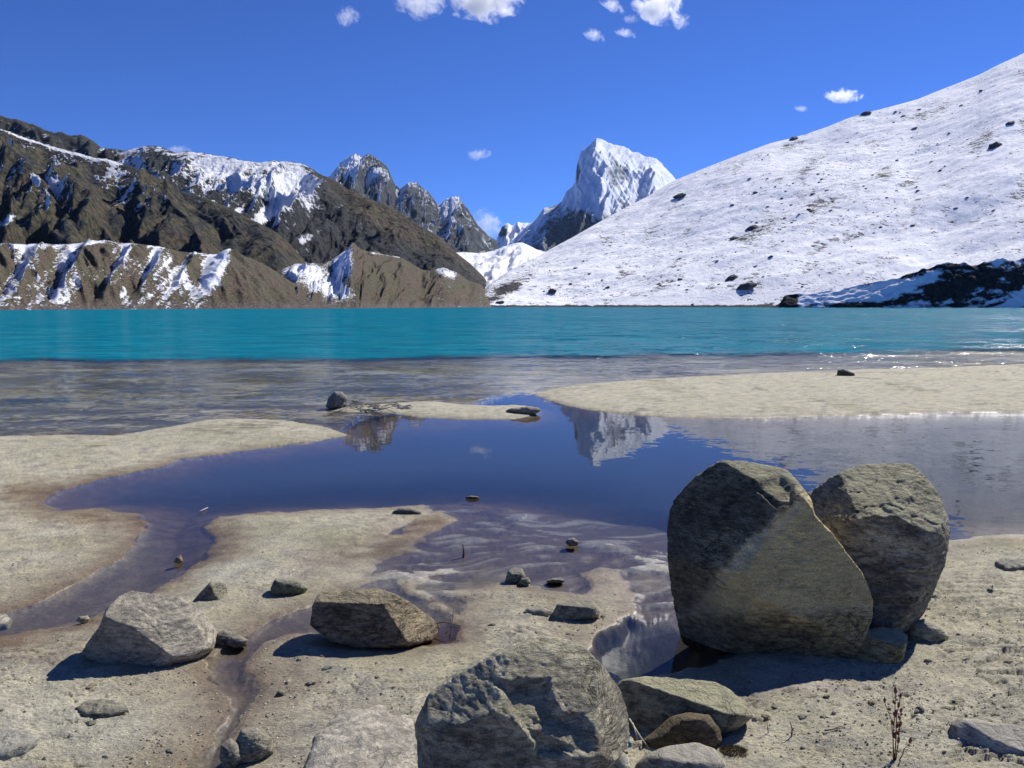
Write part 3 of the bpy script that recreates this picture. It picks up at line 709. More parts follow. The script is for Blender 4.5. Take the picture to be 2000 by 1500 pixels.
b = g.t.nodes.new('ShaderNodeBump'); g.link(hh, b.inputs['Height']); b.inputs['Distance'].default_value = 0.014
g.link(g.math('MULTIPLY', g.math('SUBTRACT', 1.0, g.math('MULTIPLY', gw, 0.8)), 0.9), b.inputs['Strength'])
g.pbr(cc, g.rng(gw, 0, 1, 0.92, 0.38, False), b.outputs[0], 0.35)
wetA = np.clip(sst(0.02, -0.002, h) + 0.35 * wz + 0.5 * blobs(gpx, gpy, [(1560, 1350, 120, 30, 0, 1)]) * sst(0, .3, n2 + .15), 0, 1)
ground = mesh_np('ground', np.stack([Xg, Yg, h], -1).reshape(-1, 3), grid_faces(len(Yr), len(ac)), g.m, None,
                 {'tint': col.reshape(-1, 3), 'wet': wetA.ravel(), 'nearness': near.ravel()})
tag(ground, 'pale silt and sand shore with spits, mud flats and lake bed', kind='structure')

def gz(x, y):
    """height of the built ground surface at a point (nearest grid value)"""
    r = int(np.argmin(np.abs(Yr - y))); cidx = int(np.argmin(np.abs(ac - x / max(y, 2.0))))
    return float(hG[r, cidx])

# ------------------------------------------------------------------ water
w = NT('lake_and_pond_water'); c = w.coord()
dep = w.attr('depth').outputs['Fac']; rip = w.attr('ripple').outputs['Fac']; tq = w.attr('turq').outputs['Fac']; far = w.attr('far').outputs['Fac']
murk = w.attr('murk').outputs['Fac']
r1 = w.noise(w.mapped(c, (0.8, 2.0, 1), (0, 0, 0.15)), 2.6, 6, 0.62, 0.6)
r2 = w.noise(w.mapped(c, (1.0, 2.2, 1), (0, 0, -0.3)), 11, 4, 0.6, 0.3)
r3 = w.noise(w.mapped(c, (1.0, 3.0, 1)), 0.35, 5, 0.6)
r4 = w.noise(w.mapped(c, (0.10, 0.32, 1), (0, 0, 0.1)), 2.0, 5, 0.6, 0.5)
def vm(op, a, b=None):
    nd = w.t.nodes.new('ShaderNodeVectorMath'); nd.operation = op
    w.link(a, nd.inputs[0])
    if b is not None:
        if isinstance(b, bpy.types.NodeSocket): w.link(b, nd.inputs[1])
        else: nd.inputs[1].default_value = b
    return nd.outputs[0]
def wav(scale, rot, det, amp):
    cn = w.noise(w.mapped(c, (scale * 0.75, scale * 1.25, 1), (0, 0, rot)), 1.0, det, 0.6, 0.4, 'Color')
    return vm('MULTIPLY', vm('SUBTRACT', cn, (.5, .5, .5)), (amp, amp * 1.15, 0))
sl = vm('ADD', vm('ADD', wav(9.0, 0.3, 3, 1.15), wav(2.2, -0.2, 3, 1.0)), vm('ADD', wav(0.45, 0.1, 3, 0.9), wav(0.08, 0.2, 4, 0.25)))
gust = w.rng(w.noise(w.mapped(c, (0.05, 0.16, 1)), 1.0, 4, 0.6), 0.3, 0.7, 0.55, 1.35)
sc_ = w.n('ShaderNodeVectorMath', _operation='SCALE'); w.link(sl, sc_.inputs[0]); w.link(w.math('MULTIPLY', rip, gust), sc_.inputs['Scale'])
bp = w.n('ShaderNodeVectorMath', _operation='NORMALIZE'); w.link(vm('ADD', sc_.outputs[0], (0, 0, 1)) if False else vm('MULTIPLY', vm('ADD', sc_.outputs[0], (0, 0, 1)), (1, 1, 1)), bp.inputs[0])
fr = w.t.nodes.new('ShaderNodeFresnel'); fr.inputs['IOR'].default_value = 1.33; w.link(bp.outputs[0], fr.inputs['Normal'])
cap = w.math('SUBTRACT', w.math('SUBTRACT', 1.0, far), w.math('MULTIPLY', w.math('MULTIPLY', w.rng(rip, 0.1, 0.6), w.math('SUBTRACT', 1.0, tq)), 0.28))
frc = w.math('MULTIPLY', fr.outputs[0], cap)
gl = w.t.nodes.new('ShaderNodeBsdfGlossy'); gl.inputs['Roughness'].default_value = 0.03; w.link(bp.outputs[0], gl.inputs['Normal'])
w.link(w.rng(rip, 0.0, 1.0, 0.012, 0.11, False), gl.inputs['Roughness'])
tr = w.t.nodes.new('ShaderNodeBsdfTransparent')
w.link(w.mix(w.rng(dep, 0, 0.4), (1, 1, 1), (0.78, 0.82, 0.72)), tr.inputs['Color'])
df = w.t.nodes.new('ShaderNodeBsdfDiffuse')
w.link(bp.outputs[0], df.inputs['Normal'])
tcol = w.mix(w.rng(r3, 0.35, 0.65), (0.001, 0.118, 0.185), (0.003, 0.175, 0.245))
w.link(w.mix(w.attr('teal').outputs['Fac'], (0.035, 0.045, 0.055), tcol), df.inputs['Color'])
m1 = w.t.nodes.new('ShaderNodeMixShader'); w.link(murk, m1.inputs[0]); w.link(tr.outputs[0], m1.inputs[1]); w.link(df.outputs[0], m1.inputs[2])
m2 = w.t.nodes.new('ShaderNodeMixShader'); w.link(frc, m2.inputs[0]); w.link(m1.outputs[0], m2.inputs[1]); w.link(gl.outputs[0], m2.inputs[2])
w.link(m2.outputs[0], w.out.inputs['Surface'])

rp = np.concatenate([np.arange(1640, 1000, -5), np.arange(1000, 640, -2.5), np.arange(640, 602, -2)])
Yw = onground(np.full(rp.shape, 1000.0), rp)[1]
Yw = np.concatenate([np.linspace(0.6, Yw[0], 6)[:-1], Yw, np.geomspace(Yw[-1] * 1.1, 1300, 14)])
aw = np.concatenate([-np.geomspace(3.0, 0.85, 12)[:-1], np.linspace(-0.85, 0.85, 460), np.geomspace(0.85, 3.0, 12)[1:]])
Aw, Yw2 = np.meshgrid(aw, Yw); Xw = Aw * np.maximum(Yw2, 2.0)
hw_, wpx, wpy, wland, wwz, wturq, wlake, _, _, _ = ground_h(Xw, Yw2, True)
depth = np.clip(-hw_, 0, 3)
wturq = np.maximum(wturq, sst(60, 90, Yw2))
ripple = np.where(wlake, 0.22, 0.010)
bd = wpy - np.interp(wpx, [-800, 0, 300, 600, 660, 700, 760, 900, 930, 1000, 1040, 1100, 1300, 2000, 3500], [872, 866, 856, 845, 842, 812, 800, 795, 782, 768, 764, 775, 775, 755, 735])
ripple = 0.008 + (0.75 + 0.35 * sst(300, 1700, wpx)) * sst(14, -14, bd) + 0.9 * sst(740, 690, wpy) * sst(700, 1800, wpx)
ripple = ripple * (1 - 0.95 * np.exp(-((wpx - 990) / 70) ** 2 - ((wpy - 782) / 12) ** 2))
ripple = ripple + 0.022 * sst(1150, 1600, wpx) * sst(790, 830, wpy) * sst(1100, 1000, wpy)
ripple = np.where(bd > 14, ripple + 0.02 * np.exp(-((wpx - 1230) / 130) ** 2 - ((wpy - 1250) / 60) ** 2), ripple)
mk = np.where(wlake, 0.35 * sst(0.02, 0.16, depth) * 0.4, 0.85 * sst(0.03, 0.26, depth))
mk = np.clip(np.maximum(mk, wturq ** 0.7), 0, 1)
Fw = grid_faces(len(Yw), len(aw)); lk = wlake.ravel()[Fw].mean(1) > 0.5
Vw = np.stack([Xw, Yw2, np.zeros_like(Xw)], -1).reshape(-1, 3)
at = {'depth': depth.ravel(), 'ripple': ripple.ravel(), 'turq': wturq.ravel(), 'murk': mk.ravel(), 'teal': (wlake | (Yw2 > 40)).astype(float).ravel(), 'far': (wturq * (0.84 - 0.30 * sst(500, 1700, wpx))).ravel()}
def submesh(name, faces):
    idx = np.unique(faces); mp = np.full(len(Vw), -1); mp[idx] = np.arange(len(idx))
    return mesh_np(name, Vw[idx], mp[faces], w.m, None, {k: v[idx] for k, v in at.items()})
tag(submesh('lake', Fw[lk]), 'turquoise glacial lake turning clear over a shallow sandy shelf', kind='structure')
tag(submesh('pond', Fw[~lk]), 'calm dark blue pond mirroring the peak, with thin streams draining from it', kind='structure')

# ------------------------------------------------------------------ rocks
_ico = {}
def ico(sub):
    if sub not in _ico:
        bm = bmesh.new(); bmesh.ops.create_icosphere(bm, subdivisions=sub, radius=1)
        bm.verts.ensure_lookup_table()
        V = np.array([v.co[:] for v in bm.verts]); Fc = np.array([[v.index for v in f.verts] for f in bm.faces]); bm.free()
        _ico[sub] = (V / np.linalg.norm(V, axis=1)[:, None], Fc)
    return _ico[sub]

M_rock = mat_rock('grey_boulder_stone', 1.0, (0.44, 0.42, 0.26), 1.0)
M_rockg = mat_rock('smooth_grey_stone', 1.3, (0.38, 0.35, 0.28), 0.55)
M_small = mat_rock('small_stone', 2.2, (0.30, 0.28, 0.21), 0.6)

def rock(name, label, outline, ybase, depth=0.8, planes=(), sub=5, p=2.4, noise=0.05, nf=2.2, seed=0, tone=(0.17, 0.165, 0.14), lichen=1.0,
         mat=None, tone_fn=None, ground=0.0, cat='rock', group=None, push=0.0, dents=(), facets=0, grit=0.010):
    P = np.array(outline, float)
    c = np.array([(P[:, 0].min() + P[:, 0].max()) / 2, (P[:, 1].min() + P[:, 1].max()) / 2])
    # centre distance: where the base ray meets the ground
    gx, gy = onground(c[0], ybase, ground)
    dist_h = math.hypot(gx, gy) + push
    X, Y, Z = ray(c[0], c[1]); d = np.array([float(X), float(Y), float(Z)])
    d /= np.linalg.norm(d)
    tcen = dist_h / math.hypot(d[0], d[1]); cen = np.array([0, 0, CAMH]) + d * tcen
    ez = -d; ex = np.cross(np.array([0, 0, 1.0]), ez); ex /= np.linalg.norm(ex); ey = np.cross(ez, ex)
    # outline radii in metres in the plane through the centre, across the view ray
    XX, YY, ZZ = ray(P[:, 0], P[:, 1]); D = np.stack([XX, YY, ZZ], 1)
    tt = (cen - np.array([0, 0, CAMH])) @ d / (D @ d)
    Q = np.array([0, 0, CAMH]) + D * tt[:, None] - cen
    qx, qy = Q @ ex, Q @ ey
    rad = 0.5 * min(qx.max() - qx.min(), qy.max() - qy.min()); size = 0.5 * max(qx.max() - qx.min(), qy.max() - qy.min())
    V, Fc = ico(sub)
    # dense outline for the radial function
    th = np.linspace(-np.pi, np.pi, 361); rho = np.zeros(361)
    for i, a in enumerate(th):
        ca_, sa_ = math.cos(a), math.sin(a); best = 0
        for j in range(len(qx)):
            x1, y1 = qx[j], qy[j]; x2, y2 = qx[(j + 1) % len(qx)], qy[(j + 1) % len(qx)]
            den = ca_ * (y2 - y1) - sa_ * (x2 - x1)
            if abs(den) < 1e-12: continue
            tq_ = (x1 * (y2 - y1) - y1 * (x2 - x1)) / den; uu = (x1 * sa_ - y1 * ca_) / den
            if tq_ > 0 and -1e-6 <= uu <= 1 + 1e-6: best = max(best, tq_)
        rho[i] = best
    wx, wy, wz_ = V @ np.eye(3)[0], V @ np.eye(3)[1], V @ np.eye(3)[2]
    r_ = np.interp(np.arctan2(wy, wx), th, rho); q = np.sqrt(wx * wx + wy * wy)
    Dd = depth * size
    r = ((q / np.maximum(r_, 1e-4)) ** p + (np.abs(wz_) / Dd) ** p) ** (-1 / p)
    rs = np.random.RandomState(seed + 5)
    pls = list(planes)
    for k in range(facets):
        nn = rs.normal(size=3); nn[2] = abs(nn[2]) * 0.9; nn /= np.linalg.norm(nn); pls.append((tuple(nn), rs.uniform(0.78, 0.95), None))
    for pl in pls:
        nn = np.array(pl[0], float); nn /= np.linalg.norm(nn)
        dt = V @ nn
        if len(pl) > 2:           # relative to the support of the shape in that direction
            sup = (r * dt).max(); dd = pl[1] * sup
        else: dd = pl[1] * size
        lim = np.where(dt > 1e-3, dd / np.maximum(dt, 1e-3), 1e9)
        r = np.minimum(r, lim)
    pt = V * r[:, None]
    s = 1 / size
    n_ = fbm3(pt[:, 0] * nf * s, pt[:, 1] * nf * s, pt[:, 2] * nf * s, 6, seed + 1, 0.55)
    rr = rid3(pt[:, 0] * nf * 1.3 * s, pt[:, 1] * nf * 2.2 * s + .5 * pt[:, 0] * s, pt[:, 2] * nf * 1.3 * s, 4, seed + 3) - .6
    r = r + size * noise * (n_ * 1.3 + rr * 0.5) * (0.35 + 0.65 * np.abs(wz_) + 0.0 * q)
    la = pt[:, 1] * .85 + pt[:, 0] * .35 + pt[:, 2] * .3
    g1 = fbm3(pt[:, 0] * nf * 2.6 * s, la * nf * 7.5 * s, pt[:, 2] * nf * 2.6 * s, 5, seed + 8, .62)
    g2 = np.abs(pn3(pt[:, 0] * nf * 1.7 * s + .4 * n_, la * nf * 2.4 * s, pt[:, 2] * nf * 1.7 * s, seed + 9))
    r = r + size * grit * 2.6 * g1 - size * grit * 1.3 * np.exp(-(g2 / .035) ** 2)
    if dents:
        pt = V * r[:, None]; wv = cen + pt[:, 0:1] * ex + pt[:, 1:2] * ey + pt[:, 2:3] * ez
        px, py = project(wv[:, 0], wv[:, 1], wv[:, 2])
        for poly, dep_, soft in dents:
            sd_ = sdpoly(px + 14 * n_, py + 10 * g1, poly)
            r = r - np.where(wz_ > 0, size * dep_ * sst(-soft, soft, sd_), 0)
    pt = V * r[:, None]
    wv = cen + pt[:, 0:1] * ex + pt[:, 1:2] * ey + pt[:, 2:3] * ez
    org = np.array([cen[0], cen[1], ground])
    px, py = project(wv[:, 0], wv[:, 1], wv[:, 2])
    T = np.ones((len(V), 3)) * np.array(tone)
    lich = np.full(len(V), float(lichen))
    grain = np.ones(len(V))
    if tone_fn:
        res = tone_fn(px, py, T, lich, pt, n_); T, lich = res[0], res[1]
        if len(res) > 2: grain = res[2]
    # a darker foot, where given, comes from the tone function
    o = mesh_np(name, wv - org, Fc, mat or M_rock, None, {'tone': T, 'lichen': lich, 'grain': grain})
    o.location = org
    tag(o, label, cat, group)
    return o

def tmix(T, w, c):
    w = np.clip(w, 0, 1)[:, None]; return T * (1 - w) + w * np.array(c)

# the split boulder: black crusted left face, pale broken band, smooth olive face
def tone_A(px, py, T, l, pt, n):
    j = 10 * n
    band = (px - 1541) * 0.70 + (py - 985) * 0.71        # distance across the band, positive lower right
    T = tmix(T, sst(6, -10, band + j * 2) * (0.75 + .8 * n), (0.085, 0.075, 0.058))
    T = tmix(T, sst(8, 26, band + j), (0.50, 0.39, 0.185))
    T = tmix(T, np.exp(-((band - 4 + j) / 13) ** 2) * sst(1380, 1410, px) * .9, (0.64, 0.52, 0.30))
    T = tmix(T, sst(1060, 1110, py - (px - 1300) * .25 + 20 * n) * sst(1440, 1380, px + j) * .6, (0.24, 0.19, 0.12))
    T = tmix(T, sst(1195, 1240, py + 20 * n) * .55, (0.12, 0.10, 0.075))
    up = pt[:, 1] * 0.75 - pt[:, 2] * .2
    g = 1 - .72 * sst(-6, 14, band + j) * sst(1215, 1180, py)
    return T, l * sst(970, 935, py + 12 * n) + 0.03, g
rock('boulder', 'largest boulder, split, with smooth olive face, pale diagonal band and blackened upper left', 
     [(1301, 990), (1310, 965), (1345, 925), (1395, 898), (1435, 893), (1490, 900), (1537, 912), (1558, 940), (1583, 975), (1590, 1005), (1622, 1040), (1657, 1085), (1690, 1130), (1706, 1175), (1702, 1215), (1685, 1255), (1655, 1310), (1580, 1318), (1480, 1310), (1400, 1295), (1322, 1262), (1308, 1140), (1302, 1060)],
     1268, depth=0.62, sub=7, p=2.6, noise=0.026, nf=2.6, seed=11, tone=(0.33, 0.29, 0.19),
     dents=[([(1470, 945), (1520, 930), (1548, 945), (1546, 975), (1516, 990)], .06, 5)], grit=.006,
     planes=[((0.44, 0.02, 1.0), 0.37), ((-0.46, 0.36, 0.86), 0.46), ((0.05, 0.86, 0.58), 0.735), ((-0.5, -0.35, 0.8), 0.52), ((0.75, 0.55, 0.5), 0.66), ((0.1, -0.65, 0.8), 0.52)], tone_fn=tone_A, ground=-0.02)
def tone_B(px, py, T, l, pt, n):
    T = tmix(T, sst(1080, 1120, py + 30 * n) * .4, (0.17, 0.15, 0.12))
    return T, l * sst(1090, 1010, py + 40 * n)
rock('boulder', 'rounded green-grey boulder leaning behind the largest split boulder, its cracked top in sun',
     [(1572, 965), (1620, 935), (1680, 908), (1740, 901), (1780, 906), (1802, 925), (1832, 965), (1850, 1010), (1853, 1050), (1842, 1110), (1820, 1165), (1792, 1215), (1740, 1265), (1690, 1270), (1620, 1180), (1570, 1060)],
     1212, depth=0.8, sub=7, p=2.3, noise=0.05, nf=2.4, seed=23, tone=(0.32, 0.295, 0.225), grit=.011,
     planes=[((-0.1, 0.78, 0.62), 0.74), ((0.1, -0.12, 1.0), 0.66), ((0.8, 0.1, 0.55), 0.80), ((-0.6, 0.5, 0.6), 0.72), ((0.4, 0.6, 0.6), 0.78)], tone_fn=tone_B)
def tone_C(px, py, T, l, pt, n):
    T = tmix(T, sst(0.15, 0.5, n) * .4, (0.20, 0.18, 0.145))
    return T, l * (0.55 + .8 * n)
rock('boulder', 'rough brown-grey rounded boulder cut off by the bottom edge, its broken hollow face in shadow',
     [(812, 1420), (818, 1400), (840, 1355), (890, 1315), (950, 1280), (1005, 1258), (1060, 1244), (1110, 1252), (1152, 1275), (1182, 1310), (1215, 1350), (1232, 1400), (1232, 1440), (1212, 1475), (1180, 1510), (1150, 1550), (1000, 1590), (850, 1570), (815, 1500)],
     1560, depth=0.75, sub=7, p=2.4, noise=0.036, nf=2.3, seed=37, tone=(0.38, 0.35, 0.275), grit=.007,
     dents=[([(971, 1333), (1072, 1328), (1069, 1351), (1090, 1393), (1104, 1400), (1135, 1396), (1160, 1424), (1174, 1470), (1055, 1477), (1048, 1452), (1020, 1414), (995, 1375)], .10, 7), ([(822, 1430), (859, 1415), (901, 1428), (936, 1459), (990, 1520), (960, 1600), (700, 1600), (780, 1500)], .05, 8)],
     planes=[((-0.12, 0.72, 0.68), 0.74), ((0.25, 0.38, 0.9), 0.62), ((-0.40, 0.50, 0.77), 0.70), ((0.85, 0.15, 0.5), 0.80), ((0.3, 0.62, 0.72), 0.72), ((-0.1, -0.5, .9), 0.60)], tone_fn=tone_C, ground=0.02)
def tone_D(px, py, T, l, pt, n):
    return T, l * 0.1, np.full(len(px), .75)
rock('rock', 'broad light grey rock at the left with flat sunlit top and dark shaded left end',
     [(140, 1302), (165, 1262), (192, 1228), (208, 1190), (232, 1165), (255, 1153), (300, 1160), (352, 1168), (395, 1195), (425, 1235), (415, 1270), (385, 1290), (300, 1312), (200, 1315)],
     1285, depth=0.62, sub=6, p=2.8, noise=0.045, nf=2.6, seed=41, tone=(0.27, 0.245, 0.20), mat=M_rockg,
     planes=[((0.18, 0.70, 0.72), 0.36), ((-0.50, -0.42, 0.76), 0.40), ((0.25, 0.35, 0.9), 0.42), ((0.7, 0.5, 0.6), 0.62)], tone_fn=tone_D)
rock('rock', 'wedge-shaped brown rock with dark front and sunlit right flank, standing in reddish mud',
     [(606, 1220), (612, 1180), (622, 1160), (640, 1156), (690, 1153), (735, 1148), (765, 1158), (800, 1176), (835, 1200), (861, 1222), (850, 1246), (800, 1266), (700, 1266), (640, 1250)],
     1248, depth=0.6, sub=6, p=3.2, noise=0.03, nf=2.4, seed=53, tone=(0.27, 0.21, 0.14), lichen=.5,
     planes=[((-0.25, -0.05, 1.0), 0.40), ((0.62, 0.42, 0.72), 0.47), ((-0.05, 0.85, 0.55), 0.40)])
rock('rock', 'long low yellowish slab beside the bottom boulder, in front of the split boulder shadow',
     [(1198, 1345), (1215, 1328), (1260, 1321), (1330, 1325), (1395, 1326), (1425, 1342), (1450, 1370), (1472, 1400), (1440, 1425), (1360, 1450), (1260, 1455), (1215, 1420)],
     1425, depth=0.5, sub=6, p=2.8, noise=0.035, nf=2.2, seed=59, tone=(0.34, 0.31, 0.21), planes=[((0.12, 0.85, 0.5), 0.32), ((-0.15, 0.05, 1.0), 0.36), ((0.7, 0.4, 0.5), 0.80)])
rock('rock', 'dark mossy rock wedged below the long yellowish slab',
     [(1245, 1452), (1285, 1422), (1310, 1400), (1345, 1391), (1385, 1396), (1408, 1425), (1412, 1450), (1385, 1470), (1300, 1480), (1255, 1475)],
     1462, depth=0.6, sub=5, noise=0.06, seed=61, tone=(0.15, 0.115, 0.07), lichen=.6, planes=[((0.2, -.1, 1.0), 0.5)], mat=mat_rock('mossy_stone', 2.0, (0.15, 0.12, 0.06), 1.0))
rock('rock', 'grey flat-topped rock at the bottom edge below the mossy rock',
     [(1240, 1495), (1262, 1472), (1300, 1458), (1360, 1450), (1395, 1462), (1418, 1490), (1425, 1530), (1240, 1540)], 1530, depth=0.6, sub=5, p=2.7, noise=0.04, seed=67, tone=(0.32, 0.295, 0.235), mat=M_rockg, planes=[((0, 0.8, 0.6), 0.42)])
rock('rock', 'whitish rock half hidden behind the bottom boulder, next to the bottle',
     [(1176, 1500), (1195, 1478), (1215, 1466), (1228, 1478), (1232, 1500), (1215, 1530), (1180, 1530)], 1520, depth=0.8, sub=4, noise=0.04, seed=68, tone=(0.42, 0.41, 0.37), mat=M_small)
rock('rock', 'squat flat-topped rock at the right foot of the split boulder', [(1660, 1290), (1672, 1250), (1695, 1230), (1725, 1222), (1758, 1226), (1774, 1242), (1766, 1285), (1755, 1300), (1690, 1302)],
     1290, depth=0.7, sub=5, p=3, noise=0.035, seed=71, tone=(0.38, 0.32, 0.17), planes=[((0.1, 0.85, 0.5), 0.50), ((-.1, 0, 1), .6)])
rock('rock', 'low rounded yellowish rock right of the squat rock, below the rounded boulder', [(1768, 1235), (1780, 1213), (1805, 1209), (1840, 1225), (1854, 1242), (1845, 1260), (1805, 1268), (1775, 1258)],
     1256, depth=0.7, sub=5, noise=0.04, seed=73, tone=(0.36, 0.34, 0.21), mat=M_rockg)
rock('rock', 'smooth rounded pale rock cut off by the right edge at the bottom corner', [(1853, 1440), (1857, 1415), (1875, 1402), (1905, 1404), (1940, 1413), (1975, 1415), (2020, 1425), (2080, 1450), (2110, 1520), (2000, 1545), (1900, 1510), (1862, 1475)],
     1490, depth=0.55, sub=6, p=2.3, noise=0.03, nf=1.6, seed=79, tone=(0.33, 0.30, 0.25), mat=M_rockg, planes=[((0.1, 0.75, 0.6), 0.42)])
rock('rock', 'small pyramid-shaped rock with one dark and one pale face, above the broad grey rock', [(372, 1180), (390, 1158), (412, 1135), (428, 1137), (442, 1140), (445, 1168), (440, 1185), (400, 1190)],
     1176, depth=0.8, sub=5, p=3, noise=0.02, seed=83, tone=(0.20, 0.185, 0.14), mat=M_small, planes=[((-.5, .1, .8), .62), ((.6, .3, .6), .75)])
rock('rock', 'small greenish rock casting a shadow left, above the wedge-shaped rock', [(528, 1150), (536, 1132), (555, 1129), (585, 1132), (603, 1148), (595, 1160), (560, 1167), (535, 1165)],
     1160, depth=0.7, sub=5, noise=0.05, seed=89, tone=(0.15, 0.16, 0.105), mat=M_small)
rock('rock', 'dark pointed stone on the stream bank, left of the pair', [(418, 1258), (422, 1238), (438, 1229), (455, 1236), (462, 1256), (440, 1266)], 1258, depth=0.8, sub=4, noise=0.06, seed=91, tone=(0.10, 0.095, 0.085), mat=M_small)
rock('rock', 'dark low stone on the stream bank, right of the pair', [(440, 1258), (452, 1244), (468, 1240), (485, 1250), (482, 1262), (455, 1266)], 1262, depth=0.8, sub=4, noise=0.06, seed=92, tone=(0.12, 0.11, 0.095), mat=M_small)
rock('rock', 'small upright pale-capped stone in the shallow water of the mud flat', [(986, 1135), (992, 1115), (1004, 1107), (1020, 1110), (1028, 1128), (1015, 1140), (996, 1141)], 1136, depth=0.8, sub=4, p=2.6, noise=0.03, seed=94, tone=(0.20, 0.20, 0.15), mat=M_small, planes=[((0, .7, .6), .6)])
rock('rock', 'tiny round stone touching the pale-capped stone', [(1010, 1141), (1018, 1130), (1032, 1127), (1037, 1138), (1028, 1146)], 1144, depth=0.8, sub=4, noise=0.04, seed=95, tone=(0.16, 0.16, 0.12), mat=M_small)
rock('rock', 'flat dark stone lying in shallow water right of the pale-capped stone', [(1066, 1135), (1080, 1129), (1098, 1131), (1105, 1134), (1098, 1139), (1070, 1139)], 1138, depth=0.6, sub=4, noise=0.05, seed=96, tone=(0.11, 0.10, 0.085), mat=M_small)
rock('rock', 'low block with a black shadowed front, right one of two sunk into the sand', [(1078, 1200), (1088, 1180), (1120, 1170), (1155, 1172), (1172, 1190), (1170, 1205), (1130, 1212), (1085, 1218)], 1208, depth=0.6, sub=5, p=3.2, noise=0.03, seed=97, tone=(0.23, 0.22, 0.165), mat=M_small, planes=[((0, .85, .5), .42), ((-.1, 0, 1), .5)])
rock('rock', 'low pale stone, left one of two sunk into the sand', [(1018, 1198), (1030, 1188), (1060, 1186), (1078, 1193), (1078, 1205), (1050, 1212), (1024, 1206)], 1206, depth=0.6, sub=5, noise=0.04, seed=98, tone=(0.25, 0.24, 0.185), mat=M_small)
rock('rock', 'flat dark stone on the near edge of the pond', [(766, 1000), (780, 991), (800, 990), (818, 996), (824, 1004), (800, 1009), (772, 1007)], 1006, depth=0.7, sub=4, noise=0.06, seed=99, tone=(0.09, 0.085, 0.07), mat=M_small)
rock('rock', 'small round stone in the wet flat under the peak reflection', [(1104, 1060), (1108, 1053), (1120, 1050), (1131, 1058), (1128, 1066), (1112, 1067)], 1065, depth=0.8, sub=4, noise=0.05, seed=100, tone=(0.17, 0.16, 0.12), mat=M_small)
rock('rock', 'tiny dark stone breaking the pond surface', [(908, 971), (920, 968), (936, 970), (938, 973), (920, 975), (910, 974)], 974, depth=0.5, sub=3, noise=0.05, seed=101, tone=(0.06, 0.05, 0.05), mat=M_small)
rock('rock', 'rounded grey rock in the shallow lake at the left end of the sand island', [(636, 794), (642, 775), (654, 764), (668, 765), (679, 776), (680, 790), (668, 799), (645, 800)], 797, depth=0.8, sub=5, noise=0.06, seed=102, tone=(0.15, 0.155, 0.15), mat=M_small)
rock('rock', 'dark lone rock on the right sand spit beside the lake', [(1634, 735), (1636, 722), (1648, 720), (1668, 728), (1672, 737), (1655, 740), (1638, 740)], 738, depth=0.7, sub=5, noise=0.04, seed=103, tone=(0.085, 0.075, 0.05), mat=M_small, p=2.8)
rock('rock', 'small dark-faced rock on the bottom edge left, beside the stream mouth', [(428, 1480), (432, 1455), (450, 1442), (468, 1452), (476, 1480), (460, 1500), (436, 1502)], 1495, depth=0.8, sub=5, noise=0.05, seed=104, tone=(0.19, 0.18, 0.14), mat=M_small)
rock('rock', 'crumbly brown clod beside the dark-faced rock at the bottom left', [(460, 1450), (470, 1425), (500, 1420), (530, 1440), (535, 1470), (500, 1490), (466, 1492)], 1482, depth=0.7, sub=5, noise=0.10, nf=5, seed=105, tone=(0.25, 0.23, 0.17), mat=M_small)
rock('rock', 'small dark stone on the right bank of the stream at its widest bend', [(538, 1356), (545, 1347), (558, 1350), (557, 1360), (545, 1363)], 1361, depth=0.8, sub=4, noise=0.06, seed=106, tone=(0.12, 0.11, 0.09), mat=M_small)
rock('rock', 'tiny pale stone at the water edge above the broad grey rock', [(148, 1213), (155, 1204), (172, 1202), (176, 1210), (160, 1217)], 1216, depth=0.8, sub=4, noise=0.08, seed=107, tone=(0.28, 0.26, 0.20), mat=M_small)
rock('rock', 'tiny pointed brown stone in the brown stream inlet', [(338, 1098), (345, 1088), (353, 1083), (358, 1096), (350, 1101)], 1099, depth=0.8, sub=4, noise=0.06, seed=108, tone=(0.22, 0.17, 0.11), mat=M_small)
rock('rock', 'small whitish stone at the right foot of the rounded boulder', [(1812, 1172), (1820, 1160), (1834, 1160), (1838, 1168), (1826, 1178)], 1174, depth=0.8, sub=4, noise=0.05, seed=114, tone=(0.36, 0.34, 0.32), mat=M_small)
rock('rock', 'brown pitted stone among the sand crusts right of the rounded boulder', [(1868, 1206), (1880, 1192), (1898, 1190), (1906, 1204), (1890, 1214)], 1210, depth=0.8, sub=4, noise=0.08, seed=115, tone=(0.20, 0.185, 0.13), mat=M_small)
rock('rock', 'weathered driftwood-like rock at the right tip of the small sand island', [(985, 802), (1000, 797), (1030, 794), (1052, 796), (1057, 803), (1040, 811), (1010, 808)], 809, depth=0.5, sub=4, noise=0.12, nf=4, seed=116, tone=(0.20, 0.19, 0.16), mat=M_small)

